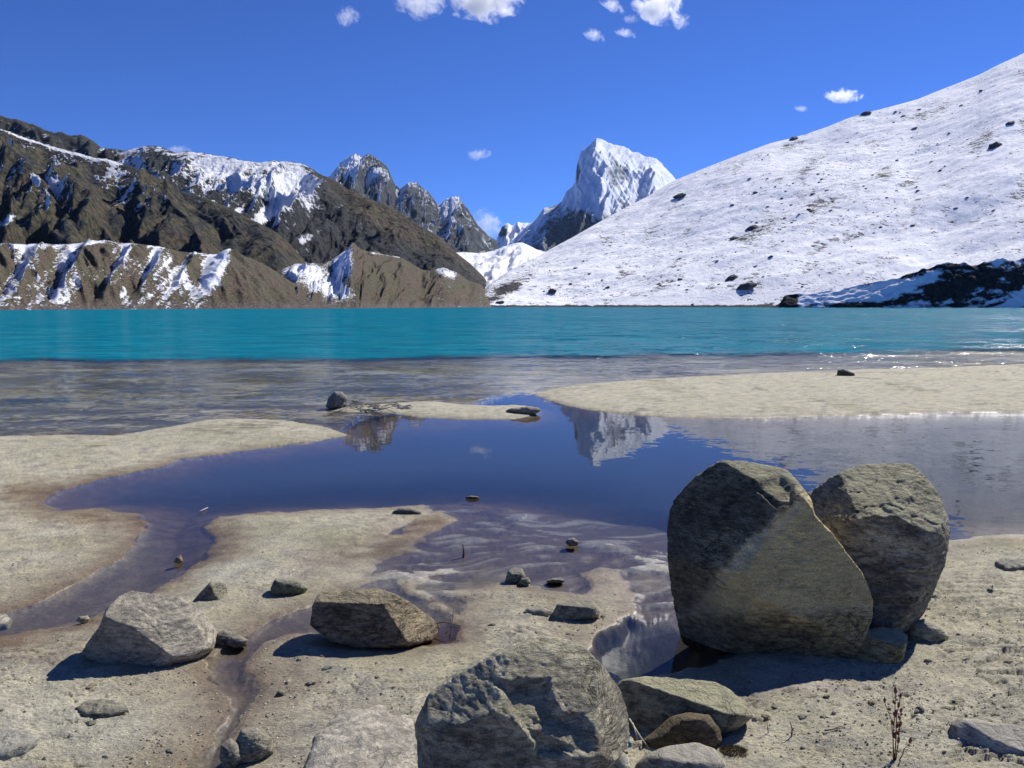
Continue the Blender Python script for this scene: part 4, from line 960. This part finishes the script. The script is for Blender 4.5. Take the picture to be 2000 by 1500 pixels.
def flat_rock(label, outline, hgt, tone, seed=0, mat=None, sub=6, nz=.12, lichen=.5, sink=.0):
    P = np.array([[float(q) for q in onground(a, b, 0.04)] for a, b in outline]); c = (P.max(0) + P.min(0)) / 2
    Q = P - c; V, Fc = ico(sub); th = np.linspace(-np.pi, np.pi, 361); rho = np.zeros(361)
    for i, a in enumerate(th):
        ca_, sa_ = math.cos(a), math.sin(a)
        for j in range(len(Q)):
            x1, y1 = Q[j]; x2, y2 = Q[(j + 1) % len(Q)]; den = ca_ * (y2 - y1) - sa_ * (x2 - x1)
            if abs(den) < 1e-12: continue
            t_ = (x1 * (y2 - y1) - y1 * (x2 - x1)) / den; u_ = (x1 * sa_ - y1 * ca_) / den
            if t_ > 0 and -1e-6 <= u_ <= 1 + 1e-6: rho[i] = max(rho[i], t_)
    q = np.hypot(V[:, 0], V[:, 1]); r_ = np.interp(np.arctan2(V[:, 1], V[:, 0]), th, rho)
    r = ((q / np.maximum(r_, 1e-4)) ** 3 + (np.abs(V[:, 2]) / hgt) ** 3) ** (-1 / 3)
    p = V * r[:, None]; k = 3.5 / np.abs(Q).max()
    n_ = fbm3(p[:, 0] * k, p[:, 1] * k, p[:, 2] * k, 6, seed + 3, .55)
    p[:, 2] += hgt * nz * 4 * n_ ; p[:, :2] *= (1 + .10 * n_)[:, None]
    z0 = gz(c[0], c[1]) - sink
    o = mesh_np('rock', p, Fc, mat or M_rockg, None, {'tone': np.ones((len(p), 3)) * np.array(tone), 'lichen': np.full(len(p), lichen), 'grain': np.full(len(p), .9)})
    o.location = (c[0], c[1], z0); tag(o, label, 'rock'); return o
flat_rock('low buried mauve-grey slab between the stream and the bottom boulder', [(590, 1490), (620, 1420), (670, 1385), (740, 1372), (800, 1388), (835, 1440), (825, 1520), (720, 1560), (610, 1550)], .030, (0.33, 0.305, 0.26), 5, sink=.014, lichen=.35)
flat_rock('greenish flat stone buried in the crusted sand at the bottom left', [(145, 1382), (165, 1368), (200, 1363), (245, 1372), (252, 1384), (215, 1394), (165, 1394)], .022, (0.15, 0.145, 0.10), 6, sub=5)
flat_rock('pale grey rock surface showing through the sand at the bottom left corner', [(-60, 1470), (-30, 1440), (20, 1430), (62, 1438), (80, 1452), (50, 1474), (0, 1490)], .03, (0.27, 0.27, 0.24), 7, sub=5, sink=.008)
flat_rock('pale rounded stone half buried at the left edge beside the stream', [(-25, 1194), (-8, 1184), (12, 1183), (23, 1192), (15, 1203), (-12, 1207)], .03, (0.33, 0.31, 0.26), 8, sub=4)
flat_rock('flat stone half buried in sand near the right edge, right of the rounded boulder', [(1942, 1102), (1955, 1096), (1992, 1096), (2020, 1103), (2008, 1114), (1965, 1115)], .03, (0.19, 0.185, 0.15), 9, sub=5)

# ------------------------------------------------------------------ scattered small stones (individuals, shared meshes)
def stone_mesh(seed, sub=2, flat=0.6, tone=(0.2, 0.19, 0.15), mat=None, nz=.3):
    V, Fc = ico(sub); n = fbm3(V[:, 0] * 1.3, V[:, 1] * 1.3, V[:, 2] * 1.3, 3, seed)
    P = V * (1 + nz * n * 2)[:, None] * np.array([1, 0.8, flat])
    rs = np.random.RandomState(seed)
    for k in range(5):
        nn = rs.normal(size=3); nn /= np.linalg.norm(nn); d = P @ nn; P = P - np.clip(d - 0.6, 0, None)[:, None] * nn
    o = mesh_np('stone_proto', P, Fc, mat or M_small, None, {'tone': np.ones((len(P), 3)) * np.array(tone), 'lichen': np.full(len(P), .4), 'grain': np.ones(len(P))}, smooth=sub > 2)
    me = o.data; bpy.data.objects.remove(o); return me
protos = [stone_mesh(200 + i, 3, 0.4 + 0.08 * (i % 3), t, nz=.5) for i, t in enumerate([(0.36, 0.34, 0.25), (0.26, 0.24, 0.18), (0.42, 0.40, 0.31), (0.20, 0.19, 0.155), (0.32, 0.27, 0.19)])]
rs = np.random.RandomState(77)
regions = [(1400, 2000, 1130, 1490, 60), (0, 420, 1330, 1500, 22), (480, 800, 1290, 1400, 14), (1480, 1800, 1330, 1440, 22), (900, 1250, 1170, 1260, 18), (1080, 1240, 1195, 1240, 12), (260, 640, 1110, 1280, 10), (1400, 1500, 1400, 1500, 10), (560, 700, 1270, 1500, 8)]
for x0, x1, y0, y1, k in regions:
    for i in range(k):
        px_, py_ = rs.uniform(x0, x1), rs.uniform(y0, y1)
        x, y = (float(q) for q in onground(px_, py_))
        z = gz(x, y)
        if z < 0.004: continue
        s = 0.005 + 0.016 * rs.rand() ** 4
        o = bpy.data.objects.new('pebble', protos[rs.randint(5)]); C.objects.link(o)
        o.location = (x, y, z + s * 0.1); o.scale = (s * rs.uniform(.8, 1.5), s, s); o.rotation_euler = (rs.uniform(-.3, .3), rs.uniform(-.3, .3), rs.uniform(0, 6.28))
        tag(o, 'tiny loose pebble lying on the crusted silt of the near shore', 'pebble', 'loose pebbles on the near shore')

# grit and fine gravel, too small and too many to count
gV, gF = ico(1)
ng = 8000; gxp = rs.uniform(-60, 2060, ng * 3); gyp = 1060 + 470 * rs.rand(ng * 3) ** .8
gX, gY = onground(gxp, gyp)
cl_ = fbm2(gX * 1.6, gY * 2.0, 4, 501) + .35 * fbm2(gX * 9, gY * 9, 2, 502) + .25 * sst(1400, 1700, gxp) + .08
keep = np.where(rs.rand(len(gX)) < np.clip(cl_ * 2.2, 0.03, 1))[0][:ng]
PV = []; PF = []; TT = []
ri = np.argmin(np.abs(Yr[None, :] - gY[keep][:, None]), 1); ci = np.argmin(np.abs(ac[None, :] - (gX[keep] / np.maximum(gY[keep], 2.0))[:, None]), 1)
zz = hG[ri, ci]; ok = zz > 0.004; keep = keep[ok]; zz = zz[ok]; k = len(keep)
sz = 0.0016 + 0.0045 * rs.rand(k) ** 4
rot = rs.rand(k) * 6.28; jit_ = 1 + .35 * (rs.rand(k, len(gV)) - .5)
L_ = gV[None] * jit_[..., None] * (sz[:, None, None] * np.array([1.25, .9, .65]))
cr, sr = np.cos(rot)[:, None], np.sin(rot)[:, None]
VV = np.stack([L_[..., 0] * cr - L_[..., 1] * sr + gX[keep][:, None], L_[..., 0] * sr + L_[..., 1] * cr + gY[keep][:, None], L_[..., 2] + (zz + sz * .25)[:, None]], -1).reshape(-1, 3)
FF = (gF[None] + (np.arange(k) * len(gV))[:, None, None]).reshape(-1, 3)
tn = np.array([(0.40, 0.37, 0.28), (0.20, 0.185, 0.15), (0.30, 0.26, 0.19), (0.22, 0.20, 0.16), (0.45, 0.43, 0.36)])[rs.randint(5, size=k)]
tag(mesh_np('gravel', VV, FF, M_small, None, {'tone': np.repeat(tn, len(gV), 0), 'lichen': np.zeros(len(VV)), 'grain': np.full(len(VV), .4)}, smooth=False), 'fine grit and gravel strewn over the near silt', kind='stuff')

# dark stones poking out of the snow slope
sp_x, sp_y = project(SV[..., 0], SV[..., 1], SV[..., 2]); T_ok = np.zeros(sp_x.shape, bool); T_ok[:300] = True
flat_i = np.where(T_ok.ravel())[0]; fx_ = sp_x.ravel()[flat_i]; fy_ = sp_y.ravel()[flat_i]; SVf = SV.reshape(-1, 3)[flat_i]
def on_slope(px_, py_):
    i = int(np.argmin((fx_ - px_) ** 2 + (fy_ - py_) ** 2)); return SVf[i], math.hypot(fx_[i] - px_, fy_[i] - py_)
M_dstone = mat_rock('dark_slope_stone', 0.12, (0.10, 0.10, 0.09), 0.6)
dpro = [stone_mesh(300 + i, 2, 0.7, (0.06, 0.06, 0.065), M_dstone) for i in range(4)]
def slope_rock(px_, py_, wpx_, label, group=None, asp=1.5):
    p, e = on_slope(px_, py_)
    if e > 6: return
    d = math.hypot(p[0], p[1]); s = wpx_ / FPX * d * 0.62
    o = bpy.data.objects.new('slope_rock', dpro[rs.randint(4)]); C.objects.link(o)
    o.location = (p[0], p[1], p[2] + s * .12); o.scale = (s, s * .8, s / asp); o.rotation_euler = (rs.uniform(-.2, .2), rs.uniform(-.5, -.1), rs.uniform(-.5, .5))
    tag(o, label, 'rock', group)
slope_rock(1077, 572, 20, 'dark round boulder on the snow just above the lake at the foot of the slope', asp=1.2)
slope_rock(1468, 449, 22, 'pair of dark rocks high on the middle of the snow slope, larger upper one')
slope_rock(1432, 468, 15, 'dark rock just down left of the larger upper rock on the snow slope')
slope_rock(1428, 546, 24, 'broad dark rock with blue shadow low on the snow slope')
slope_rock(1458, 562, 40, 'long flat dark outcrop low on the snow slope near the water', asp=2.6)
slope_rock(1327, 386, 20, 'dark angular rock near the left skyline of the snow slope')
slope_rock(1941, 288, 24, 'dark rock at the upper right of the snow slope')
slope_rock(1972, 243, 14, 'small dark rock on the upper right of the snow slope near the frame edge')
slope_rock(1548, 273, 14, 'dark rock on the skyline of the snow slope')
slope_rock(1690, 224, 16, 'dark rock on the skyline of the snow slope under the small cloud')
slope_rock(976, 593, 16, 'dark rock at the waterline at the left foot of the snow slope')
cnt = 0
cent = [(1600, 380, 150, 60), (1480, 430, 90, 50), (1750, 300, 120, 60), (1400, 500, 80, 40), (1300, 550, 90, 22), (1850, 300, 90, 70), (1160, 560, 60, 25), (1500, 360, 120, 40), (1700, 420, 100, 60)]
while cnt < 285:
    if rs.rand() < .72:
        cx, cy, sx_, sy_ = cent[rs.randint(len(cent))]; px_, py_ = rs.normal(cx, sx_ * .6), rs.normal(cy, sy_ * .6)
    else: px_, py_ = rs.uniform(1000, 2050), rs.uniform(120, 596)
    sk = np.interp(px_, [922, 989, 1118, 1266, 1424, 1616, 1792, 2000, 2100], [592, 532, 462, 384, 310, 248, 196, 102, 60])
    if py_ < sk + 4 or py_ > 597: continue
    if px_ > 1520 and py_ > np.interp(px_, [1520, 1700, 1850, 2000], [570, 545, 500, 490]): continue
    slope_rock(px_, py_, 2.0 + 6 * rs.rand() ** 3, 'small dark stone poking out of the snow on the wide right slope', 'dark stones scattered over the snow slope', rs.uniform(1.2, 2.6)); cnt += 1

# ------------------------------------------------------------------ twigs and plants
def tube(bm, pts, r0, r1, n=6):
    rings = []
    for i, p in enumerate(pts):
        p = Vector(p); q = Vector(pts[min(i + 1, len(pts) - 1)]); q0 = Vector(pts[max(i - 1, 0)])
        d = (q - q0).normalized(); a = d.orthogonal().normalized(); b_ = d.cross(a); r = r0 + (r1 - r0) * i / (len(pts) - 1)
        rings.append([bm.verts.new(p + (a * math.cos(k * 2 * math.pi / n) + b_ * math.sin(k * 2 * math.pi / n)) * r) for k in range(n)])
    for i in range(len(rings) - 1):
        for k in range(n): bm.faces.new((rings[i][k], rings[i][(k + 1) % n], rings[i + 1][(k + 1) % n], rings[i + 1][k]))
    bm.faces.new(rings[0][::-1]); bm.faces.new(rings[-1])

def obj_bm(name, bm, mat, parent=None, loc=(0, 0, 0)):
    me = bpy.data.meshes.new(name); bm.to_mesh(me); bm.free(); me.materials.append(mat)
    for p in me.polygons: p.use_smooth = True
    o = bpy.data.objects.new(name, me); C.objects.link(o); o.location = loc
    if parent: o.parent = parent
    return o

M_stem = mat_plain('dry_red_stem', (0.14, 0.05, 0.03), 0.7, .4, 80)
M_pod = mat_plain('dry_red_pod', (0.16, 0.045, 0.025), 0.6, .5, 120)
M_twig = mat_plain('twig_bark', (0.10, 0.07, 0.055), 0.8, .4, 90)
M_pale = mat_plain('bleached_wood', (0.42, 0.38, 0.30), 0.8, .3, 60)
M_moss = mat_plain('dry_moss', (0.15, 0.105, 0.05), 0.9, .5, 90)

def at(px_, py_, z=None):
    x, y = (float(q) for q in onground(px_, py_)); return Vector((x, y, gz(x, y) if z is None else z))

def pod(bm, base, d, L, r):
    d = Vector(d).normalized(); pts = [Vector(base) + d * L * t for t in (0, .2, .45, .7, 1)]; rad = [.25, .8, 1, .7, .08]
    a = d.orthogonal().normalized(); b_ = d.cross(a); rings = []
    for p, q in zip(pts, rad): rings.append([bm.verts.new(p + (a * math.cos(k * 1.0472) + b_ * math.sin(k * 1.0472)) * r * q) for k in range(6)])
    for i in range(4):
        for k in range(6): bm.faces.new((rings[i][k], rings[i][(k + 1) % 6], rings[i + 1][(k + 1) % 6], rings[i + 1][k]))
    bm.faces.new(rings[0][::-1]); bm.faces.new(rings[-1])

pb = at(1745, 1515); pl = empty('seed_plant', pb); tag(pl, 'dry reddish-brown plant with upright stems and pointed seed pods at the bottom right', 'plant')
rp_ = random.Random(5)
for s_ in range(5):
    bm = bmesh.new(); hgt = (0.235, 0.22, 0.17, 0.20, 0.06)[s_]; ox = (-.006, .004, .012, -.002, .03)[s_]
    pts = [(ox * .4, 0, -0.01), (ox, .003, hgt * .35), (ox * 1.2 + rp_.uniform(-.006, .006), 0, hgt * .7), (ox * 1.5 + rp_.uniform(-.006, .006), 0, hgt)]
    if s_ == 3: pts = [(0, 0, -.01), (-.008, 0, .08), (-.018, 0, .15), (-.042, 0, .205)]
    tube(bm, pts, 0.0022, 0.0009, 6); st = obj_bm('stem', bm, M_stem, pl)
    for k in range(5 if s_ < 3 else 1):
        f = 1 - k * .17; i = min(int(f * 3), 2); t = f * 3 - i; b0 = Vector(pts[i]).lerp(Vector(pts[i + 1]), t)
        bm = bmesh.new(); sgn = (-1) ** (k + s_)
        pod(bm, b0, (sgn * rp_.uniform(.2, .6) if k else 0, rp_.uniform(-.3, .3), 1), rp_.uniform(.020, .028), rp_.uniform(.0045, .006)); obj_bm('seed_pod', bm, M_pod, st)

def twig(name, label, P, r, mat, parent=None, cat='twig'):
    base = Vector(P[0][0]); root = None
    bm = bmesh.new()
    for pts in P:
        q = [Vector(p) - base for p in pts]; tube(bm, q, r, r * .45, 6); r *= .75
    o = obj_bm(name, bm, mat, parent, base); tag(o, label, cat); return o
a0, a1, a2, a3 = at(815, 1250, .03), at(845, 1240, .05), at(868, 1238, .06), at(900, 1238, .04)
twig('twig', 'thin forked reddish twig lying by the right end of the wedge-shaped rock', [[at(795, 1256, .01), a1 + Vector((-.03, 0, 0)), a2, a3], [at(878, 1252, 0.01), at(884, 1232, .05), at(886, 1222, .085), at(891, 1212, .11)], [at(870, 1246, .02), at(882, 1238, .04), at(897, 1243, .04)]], .0045, M_twig)
g0 = at(1545, 1458); twig('twig', 'short dark upright twig in the sand at the bottom, left of the seed plant', [[g0, g0 + Vector((.002, 0, .03)), g0 + Vector((-.006, 0, .055))], [g0 + Vector((0, 0, .02)), g0 + Vector((.01, 0, .035))]], .003, M_twig)
g0 = at(1500, 1452); twig('twig', 'very thin upright stalk in the sand beside the short dark twig', [[g0, g0 + Vector((-.004, 0, .03)), g0 + Vector((-.008, 0, .055))]], .0014, M_twig)
g0 = at(1968, 1388); twig('twig', 'tiny upright stalk in the sand above the smooth pale corner rock', [[g0, g0 + Vector((0, 0, .02)), g0 + Vector((.002, 0, .036))]], .002, M_twig)
g0 = at(905, 1085, -0.01); twig('stick', 'short dark stick standing upright in the shallow water of the mud flat', [[g0, g0 + Vector((.002, 0, .04)), g0 + Vector((-.003, 0, .085))]], .008, M_twig, cat='stick')
twig('twig', 'bleached twig lying between the bottom boulder and the mossy rock', [[at(1228, 1455, .10), at(1250, 1470, .06), at(1275, 1488, .03)], [at(1235, 1458, .09), at(1245, 1475, .06)]], .004, M_pale)
g0 = at(392, 1000, .0); twig('twig', 'small pale stick floating at the near edge of the pond', [[at(389, 1002, .01), at(398, 998, .012), at(406, 994, .012)]], .006, M_pale)
g1 = [at(x, y, .05) for x, y in ((1610, 1452), (1625, 1450), (1640, 1444), (1650, 1446))]
twig('twig', 'curved dark root lying flat in the sand left of the seed plant', [g1], .003, M_twig)
# tangled roots beside the rock in the shallow lake
rt = empty('driftwood', at(700, 800, 0.0)); tag(rt, 'tangle of bleached roots and driftwood at the left end of the sand island', 'driftwood')
rr_ = random.Random(3)
for k in range(26):
    x0_ = rr_.uniform(645, 790); y0_ = rr_.uniform(794, 803); ln = rr_.uniform(20, 60)
    P = [at(x0_ + ln * t, y0_ + rr_.uniform(-2, 2) + 3 * t, rr_.uniform(.01, .09) * (1.3 if x0_ < 690 else .7)) - rt.location for t in (0, .33, .66, 1)]
    bm = bmesh.new(); tube(bm, P, rr_.uniform(.008, .022), .004, 6); obj_bm('root', bm, M_pale, rt)

# moss tufts on the mossy rock and grass tufts in the sand
def tuft(name, label, centre, rx, ry, n, L, mat, dome=0.0, kind=None, cat=None):
    bm = bmesh.new(); q = random.Random(n)
    for k in range(n):
        a = q.uniform(0, 6.28); r = math.sqrt(q.random()); x = rx * r * math.cos(a); y = ry * r * math.sin(a); z = dome * (1 - r * r)
        d = Vector((q.uniform(-.6, .6), q.uniform(-.6, .6), 1)).normalized() * L * q.uniform(.5, 1.2); s = Vector((.0012, .0006, 0))
        b0 = Vector((x, y, z)); v = [bm.verts.new(b0 - s), bm.verts.new(b0 + s), bm.verts.new(b0 + d * .6 + s * .7), bm.verts.new(b0 + d)]
        bm.faces.new(v[:3]); bm.faces.new((v[0], v[2], v[3]))
    o = obj_bm(name, bm, mat, None, centre); tag(o, label, cat, kind=kind); return o
tuft('moss', 'brown matted moss over the top of the dark mossy rock', at(1362, 1462) + Vector((0, .04, 0.035)), .085, .05, 2600, .016, M_moss, .045, 'stuff')
tuft('moss', 'dry brown moss mat in the sand right of the grey bottom rock', at(1432, 1492), .05, .04, 900, .012, M_moss, .01, 'stuff')

# bottle
bt = empty('bottle', at(1222, 1486, .06)); tag(bt, 'small pale plastic bottle with a blue neck wedged behind the bottom boulder', 'bottle')
def lathe(name, prof, mat, parent, rot):
    bm = bmesh.new(); rings = []
    for x, r in prof: rings.append([bm.verts.new((x, r * math.cos(k * math.pi / 8), r * math.sin(k * math.pi / 8))) for k in range(16)])
    for i in range(len(rings) - 1):
        for k in range(16): bm.faces.new((rings[i][k], rings[i][(k + 1) % 16], rings[i + 1][(k + 1) % 16], rings[i + 1][k]))
    bm.faces.new(rings[0][::-1]); bm.faces.new(rings[-1]); o = obj_bm(name, bm, mat, parent); o.rotation_euler = rot; return o
lathe('body', [(-.05, .012), (-.045, .016), (0, .016), (.006, .012)], mat_plain('white_plastic', (.6, .6, .56), .35, .1), bt, (0, -.1, .1))
lathe('cap', [(.007, .0115), (.016, .0115), (.018, .010)], mat_plain('blue_plastic', (.03, .13, .25), .35, .1), bt, (0, -.1, .1))

# ------------------------------------------------------------------ clouds
def cloud_mat(name, dens, nsc):
    n = NT(name); tc = n.n('ShaderNodeTexCoord'); gcoord = tc.outputs['Generated']
    v = n.t.nodes.new('ShaderNodeVectorMath'); v.operation = 'SUBTRACT'; n.link(gcoord, v.inputs[0]); v.inputs[1].default_value = (.5, .5, .5)
    l = n.t.nodes.new('ShaderNodeVectorMath'); l.operation = 'LENGTH'; n.link(v.outputs[0], l.inputs[0])
    nz = n.noise(tc.outputs['Object'], nsc, 8, 0.72, 0.9)
    e = n.math('SUBTRACT', n.math('ADD', n.math('MULTIPLY', n.math('SUBTRACT', 0.5, l.outputs['Value']), 1.5), n.math('MULTIPLY', n.math('SUBTRACT', nz, 0.5), 3.4)), 0.12)
    den = n.math('MULTIPLY', n.rng(e, 0.0, 0.5), dens)
    pv = n.t.nodes.new('ShaderNodeVolumeScatter'); n.link(den, pv.inputs['Density']); pv.inputs['Anisotropy'].default_value = 0.5
    pv.inputs['Color'].default_value = (1, 1, 1, 1); n.link(pv.outputs[0], n.out.inputs['Volume'])
    return n.m
cl_thick = cloud_mat('cumulus', 0.011, 0.007); cl_thin = cloud_mat('wispy_cloud', 0.006, 0.012)
def cloud(label, cx, cy, rx, ry, mat, dist=9600, seed=0, ang=0):
    X, Y, Z = ray(cx, cy); k = dist / float(Y); cen = np.array([float(X), float(Y), float(Z)]) * k + np.array([0, 0, CAMH])
    V, Fc = ico(4); n = fbm3(V[:, 0] * 1.8, V[:, 1] * 1.8, V[:, 2] * 1.8, 3, seed + 400)
    s = dist / FPX; P = V * (1 + .5 * n)[:, None] * np.array([rx * s, max(rx, ry) * s * .7, ry * s])
    a = R(ang); Pr = P.copy(); Pr[:, 0] = P[:, 0] * math.cos(a) + P[:, 2] * math.sin(a); Pr[:, 2] = -P[:, 0] * math.sin(a) + P[:, 2] * math.cos(a)
    o = mesh_np('cloud', Pr, Fc, mat); o.location = cen; tag(o, label, 'cloud'); return o
cloud('small diamond-shaped white cloud, leftmost of the row along the top edge', 677, 32, 22, 20, cl_thin, seed=1)
cloud('ragged wispy cloud at the top edge left of the thickest cloud', 818, 6, 50, 26, cl_thin, seed=2)
cloud('thickest bright white cloud, cut by the top edge near the middle', 945, 0, 72, 36, cl_thick, seed=3)
cloud('broad ragged white cloud at the top edge right of the middle', 1285, 12, 52, 32, cl_thick, seed=4, ang=25)
cloud('small puff hanging at the lower right of the broad ragged cloud', 1330, 42, 18, 16, cl_thin, seed=5)
cloud('thin wisp at the top edge left of the broad ragged cloud', 1195, 10, 30, 9, cl_thin, seed=6, ang=30)
cloud('tiny puff just left below the broad ragged cloud', 1234, 36, 16, 9, cl_thin, seed=7)
cloud('faint slanting wisp, left one of the two below the top row', 1160, 68, 24, 10, cl_thin, seed=8, ang=30)
cloud('faint slanting wisp, right one of the two below the top row', 1221, 64, 24, 7, cl_thin, seed=9, ang=20)
cloud('small flat white cloud just above the skyline of the snow slope', 1648, 187, 36, 13, cl_thick, seed=10, ang=8)
cloud('tiny cloud left below the small flat cloud over the snow slope', 1566, 212, 15, 6, cl_thin, seed=11, ang=15)
cloud('small white cloud alone in the sky left of the white pyramid', 935, 301, 24, 11, cl_thin, seed=12)
cloud('soft cloud low in the gap behind the jagged dark peaks', 948, 438, 36, 26, cl_thin, seed=13, ang=40)
cloud('white wisp touching the crest of the snow-dusted mountain on the left', 350, 292, 26, 8, cl_thin, dist=9600, seed=14)

# ------------------------------------------------------------------ thin mountain air
bm = bmesh.new(); bmesh.ops.create_cube(bm, size=1)
me = bpy.data.meshes.new('haze'); bm.to_mesh(me); bm.free()
hz = NT('thin_air'); pv = hz.t.nodes.new('ShaderNodeVolumePrincipled'); pv.inputs['Density'].default_value = 1.0e-5
pv.inputs['Color'].default_value = (0.42, 0.66, 1.0, 1); pv.inputs['Anisotropy'].default_value = 0.0
hz.link(pv.outputs[0], hz.out.inputs['Volume']); me.materials.append(hz.m)
ho = bpy.data.objects.new('haze', me); C.objects.link(ho); ho.scale = (19000, 9800, 1310); ho.location = (0, 3700, 645); tag(ho, 'thin clear mountain air', kind='stuff')
SC.cycles.volume_bounces = 4
SC.cycles.transparent_max_bounces = 16
print('tris approx', sum(len(o.data.polygons) for o in bpy.data.objects if o.type == 'MESH'))
